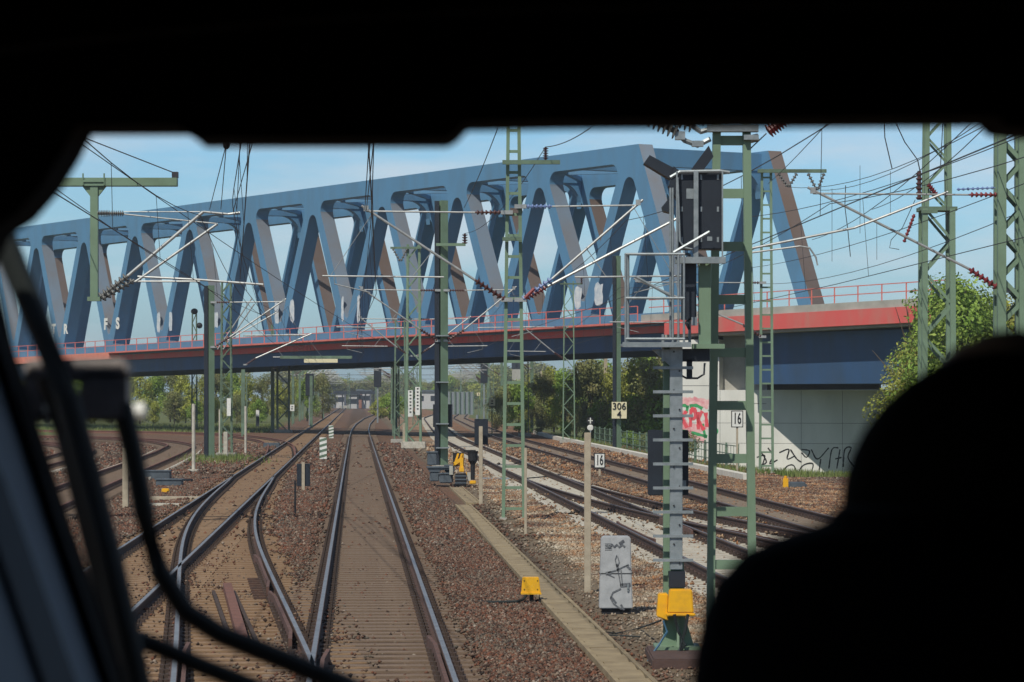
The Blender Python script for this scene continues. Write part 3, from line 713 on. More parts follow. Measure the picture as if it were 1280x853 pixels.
# nearest ladder mast beside the signal (right)
tM1 = ladder_mast(914.5, 37, 9.2, .525, .29, .645, 'closest green ladder mast, tall and wide, right beside the dark signal box', legw=.095, legd=.12, rung=.113, z0=.365)
x1 = (915-640)*37/F
def P37(px, py): return P(px, py, 37)
hd = MB(); hd.cbox((x1, 36.9, P37(0,162).z), (.62, .14, .08)); hw = part('insulator_bracket', hd, M_galv, tM1)
for a, b, r in (((806,146),(848,166),.10),((826,143),(868,158),.09),((852,140),(884,150),.09)):
    m = MB(); m.insul(P37(*a), P37(*b), r, 7, .35); part('insulator', m, M_insg, tM1)
m = MB(); m.tube([P37(846,166), P37(856,176), P37(872,182), P37(888,174)], .035, 6); m.tube([P37(866,158), P37(876,165), P37(893,160)], .035, 6); m.cbox(P37(872,180), (.14,.1,.07)); m.cbox(P37(850,170), (.12,.12,.1))
m.cbox(P37(938,173), (.18,.3,.06)); m.tube([P37(930,176), P37(948,172)], .05, 8); part('strain_fitting', m, M_galv, tM1)
m = MB(); m.insul(P37(960,165), P37(990,143), .09, 9, .55); ri = part('insulator', m, M_insr, tM1); ri['label'] = 'bright red ribbed insulator'
m = MB(); m.tube([P37(938,186), P37(958,167)], .008, 5); m.tube([P37(990,143), P37(1040,112)], .008, 5); part('strain_wire', m, M_wire, tM1)
# ladder mast 640
tM3 = ladder_mast(642, 76.7, 10.3, .52, .26, .53, 'tall slim green ladder mast standing in the middle, right of the H beam mast', legw=.085, legd=.1, rung=.07)
f3 = Vector((0.04, 76.7, GZ))
m = MB(); m.bar(P(628, 203, 76.5), P(700, 203, 76.5), .14, .10); m.bar(P(628, 299, 76.5), P(652, 299, 76.5), .14, .09); part('crossarm', m, M_greend, tM3)
m = MB(); m.insul(P(682, 202, 76.5), P(682, 184, 76.5), .07, 6); part('insulator', m, M_insb, tM3)
cantilever(tM3, f3, xa(76.7), -1, ztube=7.6, ins=M_insb)
cantilever(tM3, f3, xd(76.7)+.4, 1, ztube=7.75, ins=M_insblue)
m = MB(); m.tube([P(683, 359, 76.6), P(836, 279, 76.6), P(887, 250, 76.6)], .035, 8); c = part('cantilever', m, M_tube, tM3)
m = MB(); m.insul(P(655, 375, 76.6), P(683, 359, 76.6), .08, 7); part('insulator', m, M_insr, c)
m = MB(); m.tube([P(668, 361, 76.4), P(656, 373, 76.4)], .05, 6); part('red_sleeve', m, M_insr, c)
# H beam mast 553
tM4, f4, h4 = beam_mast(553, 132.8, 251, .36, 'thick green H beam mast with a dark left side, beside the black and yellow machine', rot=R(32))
m = MB(); m.bar(P(545, 306, 132.4), P(582, 306, 132.4), .16, .12); part('crossarm', m, M_green, tM4)
m = MB(); m.insul(P(581, 305, 132.4), P(581, 292, 132.4), .12, 4); part('insulator', m, M_insb, tM4)
m = MB(); m.cbox(P(553, 520, 132.4)+Vector((0,-.1,0)), (.85, .12, 1.0)); q = part('shield_board', m, M_navy, tM4); q.location.y += .75
cantilever(tM4, f4, xa(132.8), -1); cantilever(tM4, f4, xd(132.8)+.15, 1, ins=M_insb)
m = MB()
for z in (420, 478, 530, 560): m.cbox(P(553, z, 132.5), (.56, .5, .05))
part('clamp', m, M_galv, tM4)
# lattice pair 517
t5, f5, h5 = lattice_mast(517, 182, 306, .85, 'broad pale green lattice mast with two white number strips on a concrete block', leg=.14)
m = MB(); m.box((f5.x-.72, 181.2, GZ), (f5.x+.72, 182.8, GZ+.42)); part('concrete_block', m, M_concl, t5, bevel=.03)
for px, y0, y1 in ((513, 488, 521), (522, 484, 519)):
    m = MB(); a = P(px, y0, 181.3); b = P(px, y1, 181.3); m.box((a.x-.14, a.y, b.z), (a.x+.14, a.y+.03, a.z)); q = part('number_strip', m, M_white, t5)
    m = MB()
    for k in range(7): m.box((a.x-.05, a.y-.004, a.z-.15-k*.2), (a.x+.06, a.y, a.z-.06-k*.2))
    part('number_marks', m, M_ink, q)
m = MB(); m.bar(P(488, 310, 181.5), P(527, 310, 181.5), .12, .12); part('crossarm', m, M_greend, t5)
m = MB(); m.insul(P(491, 311, 181.5), P(500, 327, 181.5), .08, 5); m.insul(P(509, 311, 181.5), P(501, 327, 181.5), .08, 5); part('insulator', m, M_insg, t5)
cantilever(t5, f5, xa(182), -1, rt=.04); cantilever(t5, f5, xd(182), 1, rt=.04)
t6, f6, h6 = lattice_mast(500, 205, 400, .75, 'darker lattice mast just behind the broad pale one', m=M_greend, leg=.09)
m = MB()
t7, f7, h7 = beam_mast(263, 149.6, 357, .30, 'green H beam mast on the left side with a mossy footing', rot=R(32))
cantilever(t7, f7, xb(149.6)+.2, 1, rt=.04)
t8, f8, h8 = lattice_mast(283, 155, 352, .55, 'grey green lattice mast behind the left H beam mast', m=M_greend)
m = MB(); m.tube([P(279, 437, 154.8), P(318, 380, 154.8)], .035, 8); m.tube([P(272, 437, 154.8), P(315, 373, 154.8)], .035, 8); m.tube([P(284, 426, 154.8), P(347, 390, 154.8)], .03, 8); part('cantilever', m, M_tube, t8)
m = MB(); a = P(286, 498, 154.5); m.box((a.x-.1, a.y, a.z-.9), (a.x+.1, a.y+.03, a.z)); part('number_strip', m, M_white, t8)
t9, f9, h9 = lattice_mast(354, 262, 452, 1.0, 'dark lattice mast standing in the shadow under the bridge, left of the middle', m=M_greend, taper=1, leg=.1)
t10, f10, h10 = lattice_mast(711, 203, 352, .78, 'pale lattice mast between the bushes and the marker board, before the red deck', taper=.75)
m = MB(); m.bar(P(700, 355, 202.7), P(728, 355, 202.7), .1, .1); part('crossarm', m, M_greend, t10)
m = MB(); m.insul(P(727, 355, 202.7), P(727, 347, 202.7), .1, 3); part('insulator', m, M_insb, t10)
cantilever(t10, f10, xe(203)+.2, -1, rt=.04)
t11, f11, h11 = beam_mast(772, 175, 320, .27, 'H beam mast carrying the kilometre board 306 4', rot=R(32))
m = MB(); a = P(774, 513, 174.6); m.cbox(a, (.86, .03, .95)); q = part('kilometre_board', m, M_cream, t11)
text_part('digits', '306', .56, M_ink, q, P(774, 508.5, 174.55), bold=.95); text_part('digits', '4', .56, M_ink, q, P(774, 518.5, 174.55), bold=.95)
tM12 = ladder_mast(958, 124, (594-214)*124/F, .52, .36, .56, 'slender ladder mast in front of the abutment, with a T shaped crossarm', legw=.10, legd=.1, rung=.07)
m = MB(); m.bar(P(947, 214, 123.8), P(1033, 214, 123.8), .16, .14); part('crossarm', m, M_greend, tM12)
for a, b in (((973,217),(985,234)), ((996,217),(986,234)), ((1010,217),(1021,238)), ((1030,217),(1022,238))):
    m = MB(); m.insul(P(*a, 123.8), P(*b, 123.8), .08, 5); part('insulator', m, M_insg, tM12)
f12 = Vector(((958-640)*124/F, 124, GZ)); cantilever(tM12, f12, xe(124)+.6, -1, rt=.035)
t13, f13, h13 = lattice_mast(1171, 95, 262, .92, 'wide two stage lattice mast at the right with a fitting collar', taper=.92, leg=.17)
b13 = f13+Vector((0,0,h13)); lattice_parts(t13, b13, 5.2, .72, .6, M_green, .85, leg=.14)
m = MB(); m.cbox(b13+Vector((0,0,0)), (1.15, 1.0, .12)); m.cbox(b13+Vector((-.3,-.5,-.1)), (.5,.1,.1)); part('collar', m, M_greend, t13)
m = MB(); m.insul(P(1149, 250, 94.5), P(1149, 214, 94.5), .10, 6, .6); part('insulator', m, M_insb, t13)
m = MB(); m.insul(P(1172, 246, 94.5), P(1160, 230, 94.5), .09, 6, .6); part('insulator', m, M_insr, t13)
m = MB(); m.insul(P(1130, 303, 94.4), P(1143, 268, 94.4), .06, 8, .6); part('insulator', m, M_insr, t13)
t14, f14, h14 = lattice_mast(1263, 70, 60, .52, 'lattice mast at the extreme right edge of the view', taper=.9, leg=.19, wy=.55)
cantilever(t14, f14, xe(70)-.3, -1, ztube=7.6, zfoot=5.35, ins=M_insr, reg=False, rt=.03)
m = MB(); m.tube([P(938, 311, 69.6), P(1068, 285, 69.6), P(1185, 240, 69.6)], .028, 8); m.tube([P(932, 317, 69.6), P(1000, 308, 69.6), P(1012, 310, 69.6), P(1020, 322, 69.6), P(1022, 332, 69.6)], .022, 7); part('registration_tube', m, M_tube, t14)
m = MB(); m.insul(P(1196, 237, 69.6), P(1244, 235, 69.6), .035, 8); part('insulator', m, M_insblue, t14)
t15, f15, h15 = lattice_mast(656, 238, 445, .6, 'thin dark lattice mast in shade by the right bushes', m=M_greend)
# hanging post on its portal arm, left
Y8 = 72; Lm = thing('portal_mast', (-13.6, Y8, GZ), 'green beam arm with a hanging post at the upper left, carrying the left contact lines', 'mast')
lattice_parts(Lm, (-13.6, Y8, GZ), 10.4, .6, .5, M_green, .9)
zb = P(0, 228, Y8).z
m = MB(); m.box((-13.6, Y8-.12, zb-.1), (P(222, 0, Y8).x, Y8+.12, zb+.1)); part('arm', m, M_green, Lm, bevel=.01)
m = MB(); px = P(118, 0, Y8).x; zl = P(0, 374, Y8).z; m.box((px-.09, Y8-.09, zl), (px+.09, Y8+.09, zb-.1)); m.prism([(px-.28, Y8-.05, zb-.1), (px+.28, Y8-.05, zb-.1), (px+.09, Y8-.05, zb-.34), (px-.09, Y8-.05, zb-.34)], (0,0,0), (0,.1,0)); m.cbox((px, Y8, zb+.02), (.5, .3, .05)); m.cbox((px, Y8, zl), (.3, .3, .1))
for s in (-.25, .25): m.tube([(px+s, Y8-.13, zb-.08), (px+s, Y8-.13, zb+.2)], .02, 5)
part('hanging_post', m, M_green, Lm)
m = MB(); m.tube([P(222, 218, Y8), (-13.6, Y8, 10.4)], .014, 5); m.cbox(P(219, 219, Y8), (.14, .2, .14)); part('tie_rod', m, M_wire, Lm)
m = MB(); m.tube([P(160, 345, Y8-.1), P(254, 265, Y8-.1)], .04, 8); m.tube([P(170, 352, Y8-.1), P(272, 280, Y8-.1)], .032, 8); m.tube([P(155, 265, Y8-.1), P(250, 265, Y8-.1)], .014, 6); m.tube([P(155, 268, Y8-.1), P(272, 280, Y8-.1)], .018, 6)
m.tube([P(172, 346, Y8-.1), P(250, 350, Y8-.1), P(329, 356, Y8-.1)], .028, 7); m.tube([P(165, 352, Y8-.1), P(250, 352, Y8-.1)], .022, 7); m.tube([P(254, 265, Y8-.1), P(285, 268, Y8-.1), P(300, 266, Y8-.1)], .03, 6)
c = part('cantilever', m, M_tube, Lm)
for a, b, r in (((125,372),(160,345),.11), ((128,374),(168,350),.08), ((122,267),(136,267),.08), ((136,267),(155,267),.07)):
    m = MB(); m.insul(P(*a, Y8-.1), P(*b, Y8-.1), r, 7); part('insulator', m, M_insg, c)
# more masts under and beyond the bridge
def plain_mast(x, Y, h, label, kind='l', group='distant masts beyond the bridge'):
    t = thing('overhead_line_mast', (x, Y, GZ), label, 'mast', group)
    if kind == 'l': lattice_parts(t, (x, Y, GZ), h, .5, .5, M_greend, .8, leg=.09, pitch=.9)
    else:
        m = MB(); m.bar((x, Y, GZ), (x, Y, GZ+h), .28, .28); part('shaft', m, M_postw if kind == 'c' else M_greend, t)
    return t
for px, Y, top, k, lab in ((304, 232, 462, 'b', 'slim mast with two pale angled arms left of the dark lattice mast'), (243, 300, 392, 'l', 'thin lattice mast topped by a round lamp, seen through the left truss'),
    (306, 330, 470, 'l', 'thin green mast before the left bushes'), (389, 300, 470, 'b', 'slim mast left of the straight left track under the bridge'), (404, 420, 462, 'b', 'far slim mast above the vanishing left track'),
    (495, 240, 452, 'l', 'dark lattice mast in the bridge shadow right of the middle track'), (545, 420, 456, 'b', 'distant mast right of the curve of the middle track'),
    (737, 330, 445, 'c', 'pale concrete pole above the right bushes'), (677, 330, 464, 'c', 'short concrete pole over the right bushes near the dark lattice mast'), (757, 240, 444, 'c', 'concrete pole above the bushes by the marker board'), (797, 260, 440, 'b', 'grey pole above the bushes left of the signal platform'),
    (470, 640, 462, 'b', 'far mast over the distant bush'), (436, 700, 466, 'l', 'lattice mast at the far station'), (519, 330, 448, 'l', 'lattice mast beyond the bridge behind the number strips'), (576, 560, 462, 'b', 'far slim mast by the grey noise barrier'), (603, 460, 454, 'l', 'far lattice mast right of the noise barrier')):
    x = (px-640)*Y/F; h = CH-(top-496)*Y/F-GZ; t = plain_mast(x, Y, h, lab, k)
    if px == 304:
        cantilever(t, Vector((x, Y, GZ)), xb(Y)+.2, 1, rt=.055)
    elif px == 243:
        m = MB(); m.ell((x, Y, h+GZ+.2), (.35, .35, .3)); m.ell((x+.5, Y, h-1.4), (.3,.3,.3)); part('lamp', m, M_black, t)
    elif k != 'c' and Y > 290:
        cantilever(t, Vector((x, Y, GZ)), x+(3.4 if px in (389, 306, 495, 545, 576) else -3.4), 1 if px in (389, 306, 495, 545, 576) else -1, rt=.05)
for Y in (380, 440, 500, 560, 620):
    for fn, off, sd in ((xb, -3.4, 1), (xa, 3.3, -1), (xe, 3.4, -1)):
        x = fn(Y)+off; t = plain_mast(x, Y, 8.5, 'small far mast in the rows of masts beyond the bridge', 'b' if sd > 0 else 'l', 'rows of small far masts'); cantilever(t, Vector((x, Y, GZ)), fn(Y), sd, rt=.06)

for Y, d0 in ((262, 1.0), (345, 0), (405, .5), (470, 0)):
    for fn, off, sd in ((xa, 3.1, -1), (xb, -3.5, 1), (xe, 3.6, -1)):
        x = fn(Y)+off; t = plain_mast(x, Y, 8.3+d0, 'thin far mast with bracket arms between the receding wires', 'b', 'thin far masts between the wires'); cantilever(t, Vector((x, Y, GZ)), fn(Y), sd, rt=.055)
        if Y > 300: m = MB(); m.bar((x-.9, Y, 8.0), (x+.9, Y, 8.0), .12, .10); part('crossarm', m, M_greend, t)
# ------------------------------------------------------------------ overhead lines
def overhead(label, fn, supports, y_end, zc=5.5, zm=7.2, stag=.25, xo=0):
    x = fn(supports[0]); t = thing('overhead_line', (x, supports[0], zc), label, 'overhead line', 'overhead contact lines')
    cw = []; mw = []
    for k, Y in enumerate(supports): cw.append(Vector((fn(Y)+xo+(stag if k % 2 else -stag), Y, zc)))
    m = MB(); mm = MB(); drops = []
    for k in range(len(supports)-1):
        a, b = cw[k], cw[k+1]; L = (b-a).length; pts = []
        for j in range(13):
            u = j/12; p = a.lerp(b, u); sag = 4*u*(1-u)*min(1.1, L*L/5200); q = Vector((fn(p.y)+xo+(p.x-fn(p.y)-xo)*.4, p.y, zm-sag)); pts.append(q)
            if j % 2 and a.y < 330: drops.append((q, Vector((p.x, p.y, zc))))
        mm.tube(pts, .009, 5, False); m.tube([a, b], .0085, 5, False)
    part('contact_wire', m, M_wire, t); part('messenger_wire', mm, M_wire, t)
    for q, p in drops: part('dropper', MB().tube([q, p], .005, 4, False), M_wire, t)
    return t
overhead('wires over the track dead ahead', xa, [18, 76.6, 132.7, 181.9, 240, 300, 380, 440, 500, 560, 620], 700)
overhead('wires over the long straight left track', xb, [12, 72, 149.5, 232, 300, 380, 440, 500, 560, 620], 700)
overhead('wires over the crossover joining the left tracks', lambda Y: xc(Y) if Y < 112 else xb(Y)+.35, [14, 72, 149.5, 232], 700, zc=5.62, zm=7.35, xo=.15)
overhead('wires over the track with pale sleepers right of centre', xd, [20, 76.6, 132.7, 182, 238, 300, 380, 440, 500, 560, 620], 700, zm=7.35)
overhead('wires over the farthest right track', xe, [14, 70, 124, 203, 300, 380, 440, 500, 560, 620], 700, zm=7.35)
def wire(label, pts, r=.011):
    pts = [Vector(p) for p in pts]; m = MB(); m.tube(pts, r, 5, False)
    return single('feeder_wire', m, M_wire, pts[0], label, 'wire', 'feeder wires', )
def sagw(a, b, s, n=10):
    a = Vector(a); b = Vector(b); return [a.lerp(b, k/n)-Vector((0,0,4*s*(k/n)*(1-k/n))) for k in range(n+1)]
for Y, lab in ((355, 'nearest cross span wire beyond the bridge'), (455, 'middle cross span wire beyond the bridge'), (560, 'farthest cross span wire beyond the bridge')):
    wire(lab, sagw((xb(Y)-5, Y, 9.2), (xe(Y)+5, Y, 9.2), 1.1), .035); wire(lab.replace('cross span', 'lower straight steady'), sagw((xb(Y)-5, Y, 6.2), (xe(Y)+5, Y, 6.2), .05), .03)
wire('thin wire sloping from the upper left corner down to the left lattice masts', sagw(P(90,172,62), P(480,430,182), .2))
wire('wire crossing the hanging green post towards the truss', sagw(P(40,215,66), P(330,395,150), .3))
wire('curved wire rising right from the middle ladder mast insulator', sagw(P(682,184,76.4), P(752,149,60), .12))
wire('wire falling left from the middle ladder mast insulator', sagw(P(682,184,76.4), P(581,292,132), .5))
wire('wire hanging steeply at the left of the middle ladder mast', sagw(P(628,145,60), P(580,260,110), .1))
wire('feeder from the T crossarm rising to the upper right', sagw(P(1021,238,123.8), P(1300,100,60), .6))
wire('second feeder from the T crossarm, just below the first', sagw(P(985,234,123.8), P(1300,118,60), .6))
wire('long wire from the signal area to the right lattice masts', sagw(P(930,272,110), P(1290,165,60), .3))
wire('low wire running from behind the ladder mast to the far right', sagw(P(938,335,140), P(1300,222,66), .3))
wire('lowest wire drooping behind the two right lattice masts', sagw(P(955,355,150), P(1300,255,70), .5))
wire('thin vertical looking wire left of the right lattice mast', sagw(P(1040,148,60), P(960,230,124), .05))
wire('looping jumper above the registration arm', [P(1105,146,68), P(1106,172,68), P(1112,198,68), P(1115,211,68)], .013)
wire('second looping jumper nearer the right lattice mast', [P(1117,148,68), P(1131,178,68), P(1147,200,68), P(1150,214,70)], .013)
wire('jumper hanging in an S below the upper feeder', [P(1057,232,75), P(1056,258,75), P(1060,290,75), P(1063,321,75)], .011)
wire('slack wire curling near the red insulator', [P(1144,250,80), P(1128,285,80), P(1114,300,80), P(1112,310,80), P(1124,312,80)], .010)
wire('wire rising steeply across the upper right sky', sagw(P(1015,300,120), P(1225,143,60), .4))
wire('wire crossing behind the right mast top', sagw(P(1090,262,100), P(1250,140,60), .3))
for k, (px, y0, y1) in enumerate(((1075,207,292),(1096,275,325),(1040,236,327),(1113,214,270))): 
    wire('hanging dropper number among the right wires' if False else ['longest thin dropper right of the T crossarm', 'short dropper below the long tube', 'dropper left of the long tube joint', 'dropper under the looping jumper'][k], [P(px,y0,75), P(px,y1,75)], .006)
for k, (a, b) in enumerate((((283,180),(262,262)), ((283,180),(276,262)), ((317,174),(292,262)), ((300,180),(296,262)))):
    wire(['left strand of the fan of wires over the upper left', 'second strand of the fan of wires over the upper left', 'outer right strand rising to the visor box', 'inner right strand of the fan at the upper left'][k], [P(a[0], a[1]-40, 45), P(a[0], a[1], 50), P(*b, Y8)], .009)
m = MB(); m.ell(P(283,181,50), (.06,.06,.08)); single('pulley', m, M_black, P(283,181,50), 'small dark pulley where the fan of wires meets under the visor', 'pulley')
for k, (a, b) in enumerate((((463,150),(456,262)), ((470,150),(458,262)))):
    wire(['left wire of the tight pair over the middle track', 'right wire of the tight pair over the middle track'][k], [P(*a, 42), P(*b, 76.6)], .010)

# ------------------------------------------------------------------ main signal beside the near ladder mast
YS = 36.2
def Q(px, py, dy=0): return P(px, py, YS+dy)
sg = thing('railway_signal', Q(846, 820), 'tall galvanised signal post with ladder rungs, platform cage and a large dark signal box', 'railway signal')
m = MB(); a = Q(845, 430); b = Q(845, 712); m.box((a.x-.075, YS-.06, b.z), (a.x+.075, YS+.04, a.z)); part('galvanised_channel', m, M_galv, sg, bevel=.006)
m = MB(); a = Q(834, 428, .18); m.box((a.x-.05, YS+.1, GZ+.2), (a.x+.05, YS+.2, a.z)); a = Q(846, 700); m.box((a.x-.10, YS+.06, GZ+.2), (a.x+.09, YS+.2, a.z)); part('post', m, M_green, sg)
for k in range(9):
    y = 460+k*30.0; m = MB(); s = -1 if k % 2 else 1
    a, b = Q(816, y), Q(866, y); m.bar((a.x if s > 0 else a.x, YS-.07, a.z), (b.x, YS-.07, b.z), .03, .035); part('rung', m, M_galv, sg)
m = MB(); z = Q(0, 431).z; a, b = Q(777, 0), Q(862, 0); m.box((a.x, YS-.3, z-.02), (b.x, YS+.4, z+.01)); m.box((a.x, YS-.32, z-.035), (b.x, YS-.30, z+.025)); part('platform', m, M_galv, sg)
m = MB(); zz = z-.06; m.prism([(Q(815,0).x, YS-.05, zz), (Q(838,0).x, YS-.05, zz), (Q(838,0).x, YS-.05, zz-.2)], (0,0,0), (0,.1,0)); m.bar((Q(828,0).x, YS-.1, z-.2), (Q(828,0).x, YS-.1, z+.12), .03); part('bracket', m, M_galv, sg)
m = MB()
for px in (782, 841, 848, 855): m.tube([Q(px, 430, -.28), Q(px, 318 if px != 855 else 314, -.28)], .014, 6)
for px in (785, 862): m.tube([Q(px, 430, .3), Q(px, 318, .3)], .018, 6)
for py in (318, 373, 424): m.tube([Q(782, py, -.28), Q(856, py, -.28)], .018, 6); m.tube([Q(785, py, .3), Q(862, py, .3)], .016, 6); m.tube([Q(782, py, -.28), Q(785, py, .3)], .016, 6)
m.tube([Q(794, 346, -.2), Q(838, 370, -.2)], .02, 6); m.tube([Q(842,316,-.2), Q(887,290,-.2)], .02, 6)
part('cage_rail', m, M_galv, sg)
# signal box
bxm = MB(); c0 = Q(848, 214); c1 = Q(902, 312); bxm.box((c0.x, YS-.05, c1.z), (c1.x, YS+.3, c0.z)); sb = part('signal_box', bxm, M_navy, sg, bevel=.01)
m = MB(); a, b = Q(838, 222, -.1), Q(848, 214, -.1); m.tube([Q(838,222,-.1), Q(850,215,-.1), Q(900,214,-.1), Q(912,216,-.1)], .022, 6)
for px in (846, 870, 903): m.bar(Q(px, 214, -.12), Q(px, 330, -.12), .055 if px == 870 else .018, .02)
m.tube([Q(847,222,-.12), Q(850,302,-.12), Q(856,310,-.12), Q(866,312,-.12), Q(868,320,-.12)], .014, 6)
for px in (838, 841): m.tube([Q(px, 235, -.1), Q(px, 425, -.1)], .014, 6)
m.box((Q(843,0).x, YS-.16, Q(0,330).z), (Q(906,0).x, YS-.02, Q(0,322).z)); part('box_frame', m, M_galv, sb)
def hood(a, b, c, d, dy):
    m = MB(); poly = [Q(*a, dy), Q(*b, dy), Q(*c, dy), Q(*d, dy)]; m.prism(poly, (0,0,0), (0,.3,0)); return m
part('signal_hood', hood((812,194),(842,210),(838,224),(805,204), -.1), M_navy, sb)
part('signal_hood', hood((886,182),(892,196),(880,212),(864,212), -.1), M_navy, sb)
part('signal_hood', hood((842,208),(850,214),(848,252),(836,232), -.1), M_navy, sb)
part('signal_hood', hood((828,258),(838,246),(838,266),(830,264), -.1), M_navy, sb)
m = MB(); c0 = Q(852, 330, .1); c1 = Q(870, 400, .1); m.box((c0.x, YS+.02, c1.z), (c1.x, YS+.25, c0.z)); m.tube([Q(861,398), Q(858,404), Q(862,412)], .02, 6); part('lamp_housing', m, M_navy, sg)
m = MB(); m.cbox(Q(868, 402), (.07, .06, .10)); part('junction_box', m, M_galv, sg)
m = MB(); c0 = Q(874, 322); c1 = Q(889, 432); m.box((c0.x, YS+.05, c1.z), (c1.x, YS+.2, c0.z)); m.box((Q(866,0).x, YS, Q(0,436).z), (Q(906,0).x, YS+.25, Q(0,430).z)); part('upper_bracket', m, M_green, sg)
m = MB(); m.box((Q(852,0).x, YS+.1, Q(0,452).z), (Q(888,0).x, YS+.3, Q(0,436).z)); m.box((Q(859,0).x, YS+.1, Q(0,474).z), (Q(866,0).x, YS+.16, Q(0,450).z)); m.tube([Q(847,450), Q(849,468), Q(858,473), Q(872,473), Q(880,468), Q(881,454)], .014, 6); part('lower_signal_head', m, M_navy, sg)
m = MB(); a, b = Q(811, 538), Q(862, 620); m.box((a.x, YS+.22, b.z), (b.x, YS+.3, a.z)); q = part('shield_board', m, M_navy, sg, bevel=.008)
m = MB(); m.cbox(Q(855, 606, .2), (.05, .02, .1)); part('plate', m, M_galv, q)
m = MB()
for k in range(12): y = 440+k*24; p = Q(845+(4 if k % 2 else -3), y); m.tube([p+Vector((0,-.065,0)), p+Vector((0,-.075,0))], .011, 6)
part('bolts', m, M_black, sg)
m = MB(); a = Q(858, 236, -.06); m.box((a.x, YS-.056, a.z-.12), (a.x+.09, YS-.051, a.z)); a = Q(884, 296, -.06); m.box((a.x, YS-.056, a.z-.05), (a.x+.06, YS-.051, a.z)); part('rating_plate', m, M_galv, sb)
m = MB(); 
for px_ in (852, 876, 897): 
    for y in (222, 262, 300): p = Q(px_, y); m.box((p.x-.012, YS-.058, p.z-.03), (p.x+.012, YS-.051, p.z+.03))
part('hinge', m, M_galv, sb)
# foot
m = MB(); fz = Q(0, 822).z
m.prism([Q(836,770,0), Q(856,770,0), Q(872,822,0), Q(822,822,0)], (0,0,0), (0,.03,0)); m.prism([Q(846,770,-.15), Q(846,770,.3), Q(846,822,.35), Q(846,822,-.3)], (-.015,0,0), (.015,0,0)); m.box((Q(818,0).x, YS-.3, -.084), (Q(874,0).x, YS+.35, -.05)); part('base_plate', m, M_green, sg)
m = MB(); m.box((Q(808,0).x, YS-1.5, -.5), (Q(878,0).x, YS+.4, -.085)); part('foundation', m, M_found, sg, bevel=.02)
m = MB(); m.box((Q(836,0).x, YS-.1, Q(0,734).z), (Q(856,0).x, YS+.1, Q(0,714).z)); part('clamp', m, M_navy, sg)
jb = MB()
c0, c1 = Q(833, 735), Q(865, 768)
jb.prism([(c0.x+.02, YS-.35, c0.z), (c1.x-.02, YS-.35, c0.z), (c1.x, YS-.35, c1.z+.04), (c0.x, YS-.35, c1.z+.04)], (0,0,0), (0,.2,0)); jb.box((c0.x-.015, YS-.37, c1.z), (c1.x+.02, YS-.13, c1.z+.04))
single('junction_box', jb, M_yell, Q(849, 768), 'yellow ribbed junction box on the front of the signal foot', 'junction box', bevel=.012)
jb = MB(); c0, c1 = Q(820, 741), Q(834, 775); jb.prism([(c0.x+.02, YS-.2, c0.z), (c1.x, YS-.2, c0.z), (c1.x, YS-.2, c1.z), (c0.x, YS-.2, c1.z+.05)], (0,0,0), (0,.22,0))
single('junction_box', jb, M_yell, Q(827, 775), 'narrow yellow box left of the larger yellow box on the signal foot', 'junction box', bevel=.012)
for k, (pts, mm, rr, lab) in enumerate((([(843,768),(848,790),(856,806),(846,824)], M_rubber, .02, 'black hose hanging down the front of the signal foot'), ([(860,768),(856,790),(850,812),(842,822)], M_rubber, .018, 'second black hose crossing the signal foot'),
    ([(829,776),(834,790),(824,806),(812,822),(806,836)], mat('blue_hose', (.06,.16,.26), None, .5), .014, 'blue hose curling off the left of the signal foot'), ([(826,776),(800,788),(770,795),(745,792),(762,797),(800,799)], M_rubber, .012, 'slack black cable on the ground between the cabinet and signal'))):
    m = MB(); pp = [Q(*p, -.4) for p in pts]
    if k == 3: pp = [G(*p)+Vector((0,0,.03)) if i else Q(826,776,-.1) for i, p in enumerate(pts)]
    m.tube(pp, rr, 6); single('hose', m, mm, pp[0], lab, 'hose')
